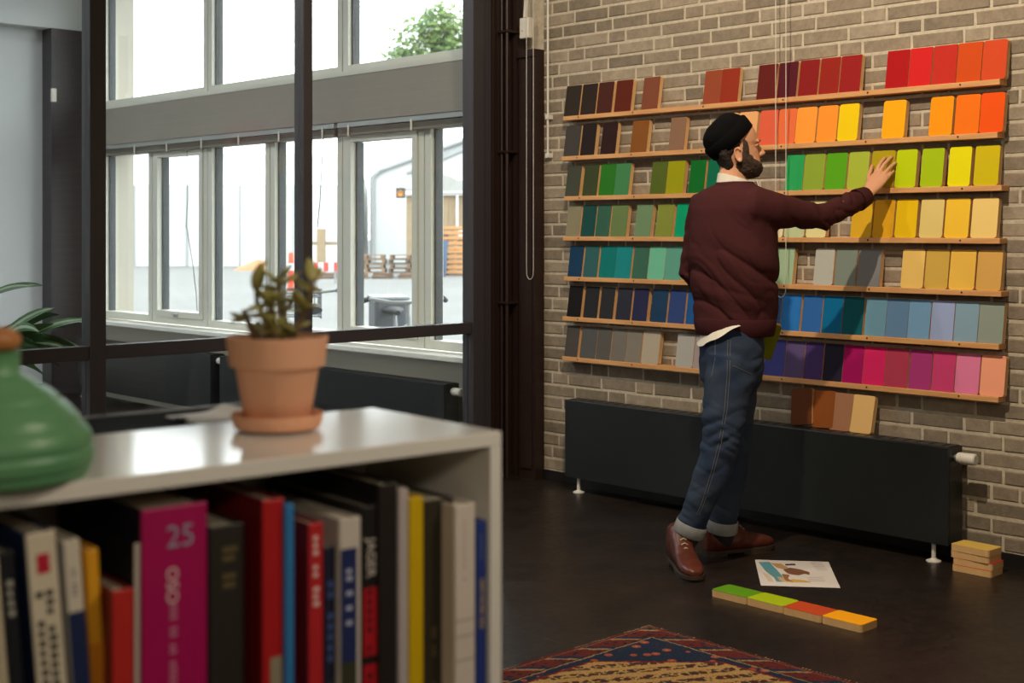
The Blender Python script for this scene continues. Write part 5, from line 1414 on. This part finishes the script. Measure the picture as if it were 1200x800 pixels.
for p, r in blobs:
    for k in range(520):
        d = Vector((rt.gauss(0, 1), rt.gauss(0, 1), rt.gauss(0, 1))).normalized() * r * rt.uniform(.45, 1.05)
        c = p + d; a = Vector((rt.gauss(0, 1), rt.gauss(0, 1), rt.gauss(0, 1))).normalized(); b_ = a.orthogonal().normalized(); s = rt.uniform(.14, .26)
        o = len(lv); lv += [c - a * s, c + b_ * s * .6, c + a * s, c - b_ * s * .6, c + a.cross(b_) * .02]; lf += [(o, o+1, o+4), (o+1, o+2, o+4), (o+2, o+3, o+4), (o+3, o, o+4)]
stuff(MB().add(lv, lf).build('foliage', mat('tree_leaf', (86, 118, 60), .6, noise=.6, scale=.5, rgb2=(128, 140, 60)), tree))

# bicycles parked under the windows
rub = mat('tyre_black', (36, 36, 38), .7)
def bicycle(label, loc, rz, frame_c, extra):
    t = thing('bicycle', label, 'bicycle', loc, rz, 'bicycles under the window')
    fmt = mat('bike_%02x%02x%02x' % frame_c, frame_c, .35)
    for x in (-.52, .52):
        w_ = MB(); n = 28
        w_.tube([(x + .33 * math.cos(2 * math.pi * k / n), 0, .34 + .33 * math.sin(2 * math.pi * k / n)) for k in range(n + 1)], .018, 8)
        wo = w_.build('wheel', rub, t, True)
        for k in range(10):
            a = math.pi * k / 10; MB().tube([(x - .31 * math.cos(a), 0, .34 - .31 * math.sin(a)), (x + .31 * math.cos(a), 0, .34 + .31 * math.sin(a))], .0022, 4).build('spoke', galv, wo)
        MB().tube([(x, -.05, .34), (x, .05, .34)], .022, 10).build('hub', galv, wo, True)
    fr_ = MB()
    for a, b_ in (((-.14, 0, .30), (.38, 0, .78)), ((-.14, 0, .30), (-.28, 0, .82)), ((-.26, 0, .74), (.37, 0, .84)), ((-.52, 0, .34), (-.14, 0, .30)), ((-.52, 0, .34), (-.26, 0, .74)), ((.37, 0, .90), (.52, 0, .34))):
        fr_.tube([a, b_], .016, 8)
    fr_.build('frame', fmt, t, True)
    MB().tube([(.36, 0, .86), (.34, 0, 1.0)], .014, 8).build('stem', galv, t, True)
    hb_ = MB().tube([(.16, -.30, 1.0), (.26, -.26, 1.02), (.36, -.12, 1.0), (.37, 0, 1.0), (.36, .12, 1.0), (.26, .26, 1.02), (.16, .30, 1.0)], .012, 8).build('handlebar', galv, t, True)
    for s in (-1, 1): MB().tube([(.14, .305 * s, 1.0), (.25, .267 * s, 1.02)], .019, 8).build('grip', rub, hb_, True)
    MB().loft([((-.44, 0, .90), (0, .08, 0), (0, 0, .03)), ((-.34, 0, .905), (0, .075, 0), (0, 0, .03)), ((-.22, 0, .90), (0, .03, 0), (0, 0, .025)), ((-.14, 0, .895), (0, .018, 0), (0, 0, .018))], 14).build('saddle', rub, t, True)
    MB().tube([(-.28, 0, .80), (-.30, 0, .88)], .013, 8).build('seat_post', galv, t)
    MB().tube([(-.14, -.09, .30), (-.14, .09, .30)], .012, 8).build('crank', galv, t)
    for s in (-1, 1):
        p = (-.14 + .12 * s, .1 * s, .30 - .10 * s); RB('pedal', rub, t, p[0] - .045, p[0] + .045, p[1] - .03, p[1] + .03, p[2] - .012, p[2] + .012)
    if extra == 'bag':
        RB('rear_bag', mat('bag_grey', (92, 96, 102), .8), t, -.86, -.46, -.13, .13, .72, .98, b=.03); RB('bag_flap', mat('bag_light', (150, 154, 158), .7), t, -.87, -.45, -.14, .14, .975, 1.0, b=.01)
    else:
        bk = MB()
        for zz in (.80, .88, .96, 1.02): bk.tube([(.42, -.15, zz), (.70, -.15, zz), (.70, .15, zz), (.42, .15, zz), (.42, -.15, zz)], .006, 5)
        for k in range(5): bk.tube([(.42 + .07 * k, -.15, .78), (.42 + .07 * k, -.15, 1.02)], .004, 4).tube([(.42 + .07 * k, .15, .78), (.42 + .07 * k, .15, 1.02)], .004, 4)
        for k in range(4): bk.tube([(.70, -.12 + .08 * k, .78), (.70, -.12 + .08 * k, 1.02)], .004, 4)
        bk.build('wire_basket', mat('basket_grey', (92, 96, 100), .5), t); RB('rear_light', mat('safety_orange', (214, 70, 34), .5), t, -.60, -.57, -.03, .03, .70, .76)
    return t
for k, (x, F, rz, c, ex, lab) in enumerate([(360, 10.7, math.radians(60), (70, 96, 130), 'basket', 'blue bicycle with a wire basket parked outside behind the pot plant'), (470, 9.9, math.radians(240), (130, 134, 138), 'bag', 'grey bicycle with a square rear bag parked outside near the post')]):
    p = gpt(x, F); bicycle(lab, p, rz, c, ex)
# unseen luminaires added to brighten the neighbouring room
for k, yy in enumerate((7.2, 9.4)):
    t = thing('fill_luminaire', ['long white fill light added in the next room near the partition', 'long white fill light added in the next room near the end wall'][k], 'fill light', (1.9, yy, CEIL - .06), 0, 'added fill luminaires')
    RB('housing', white_pl, t, -.75, .75, -.09, .09, 0, .06)
    ld = bpy.data.lights.new('fill_tube', 'AREA'); ld.shape = 'RECTANGLE'; ld.size = 1.4; ld.size_y = .14; ld.energy = FILL_LUM_W; ld.color = (.95, .98, 1.0)
    lo = link('fill_tube', ld, t); lo.location = (0, 0, -.01)
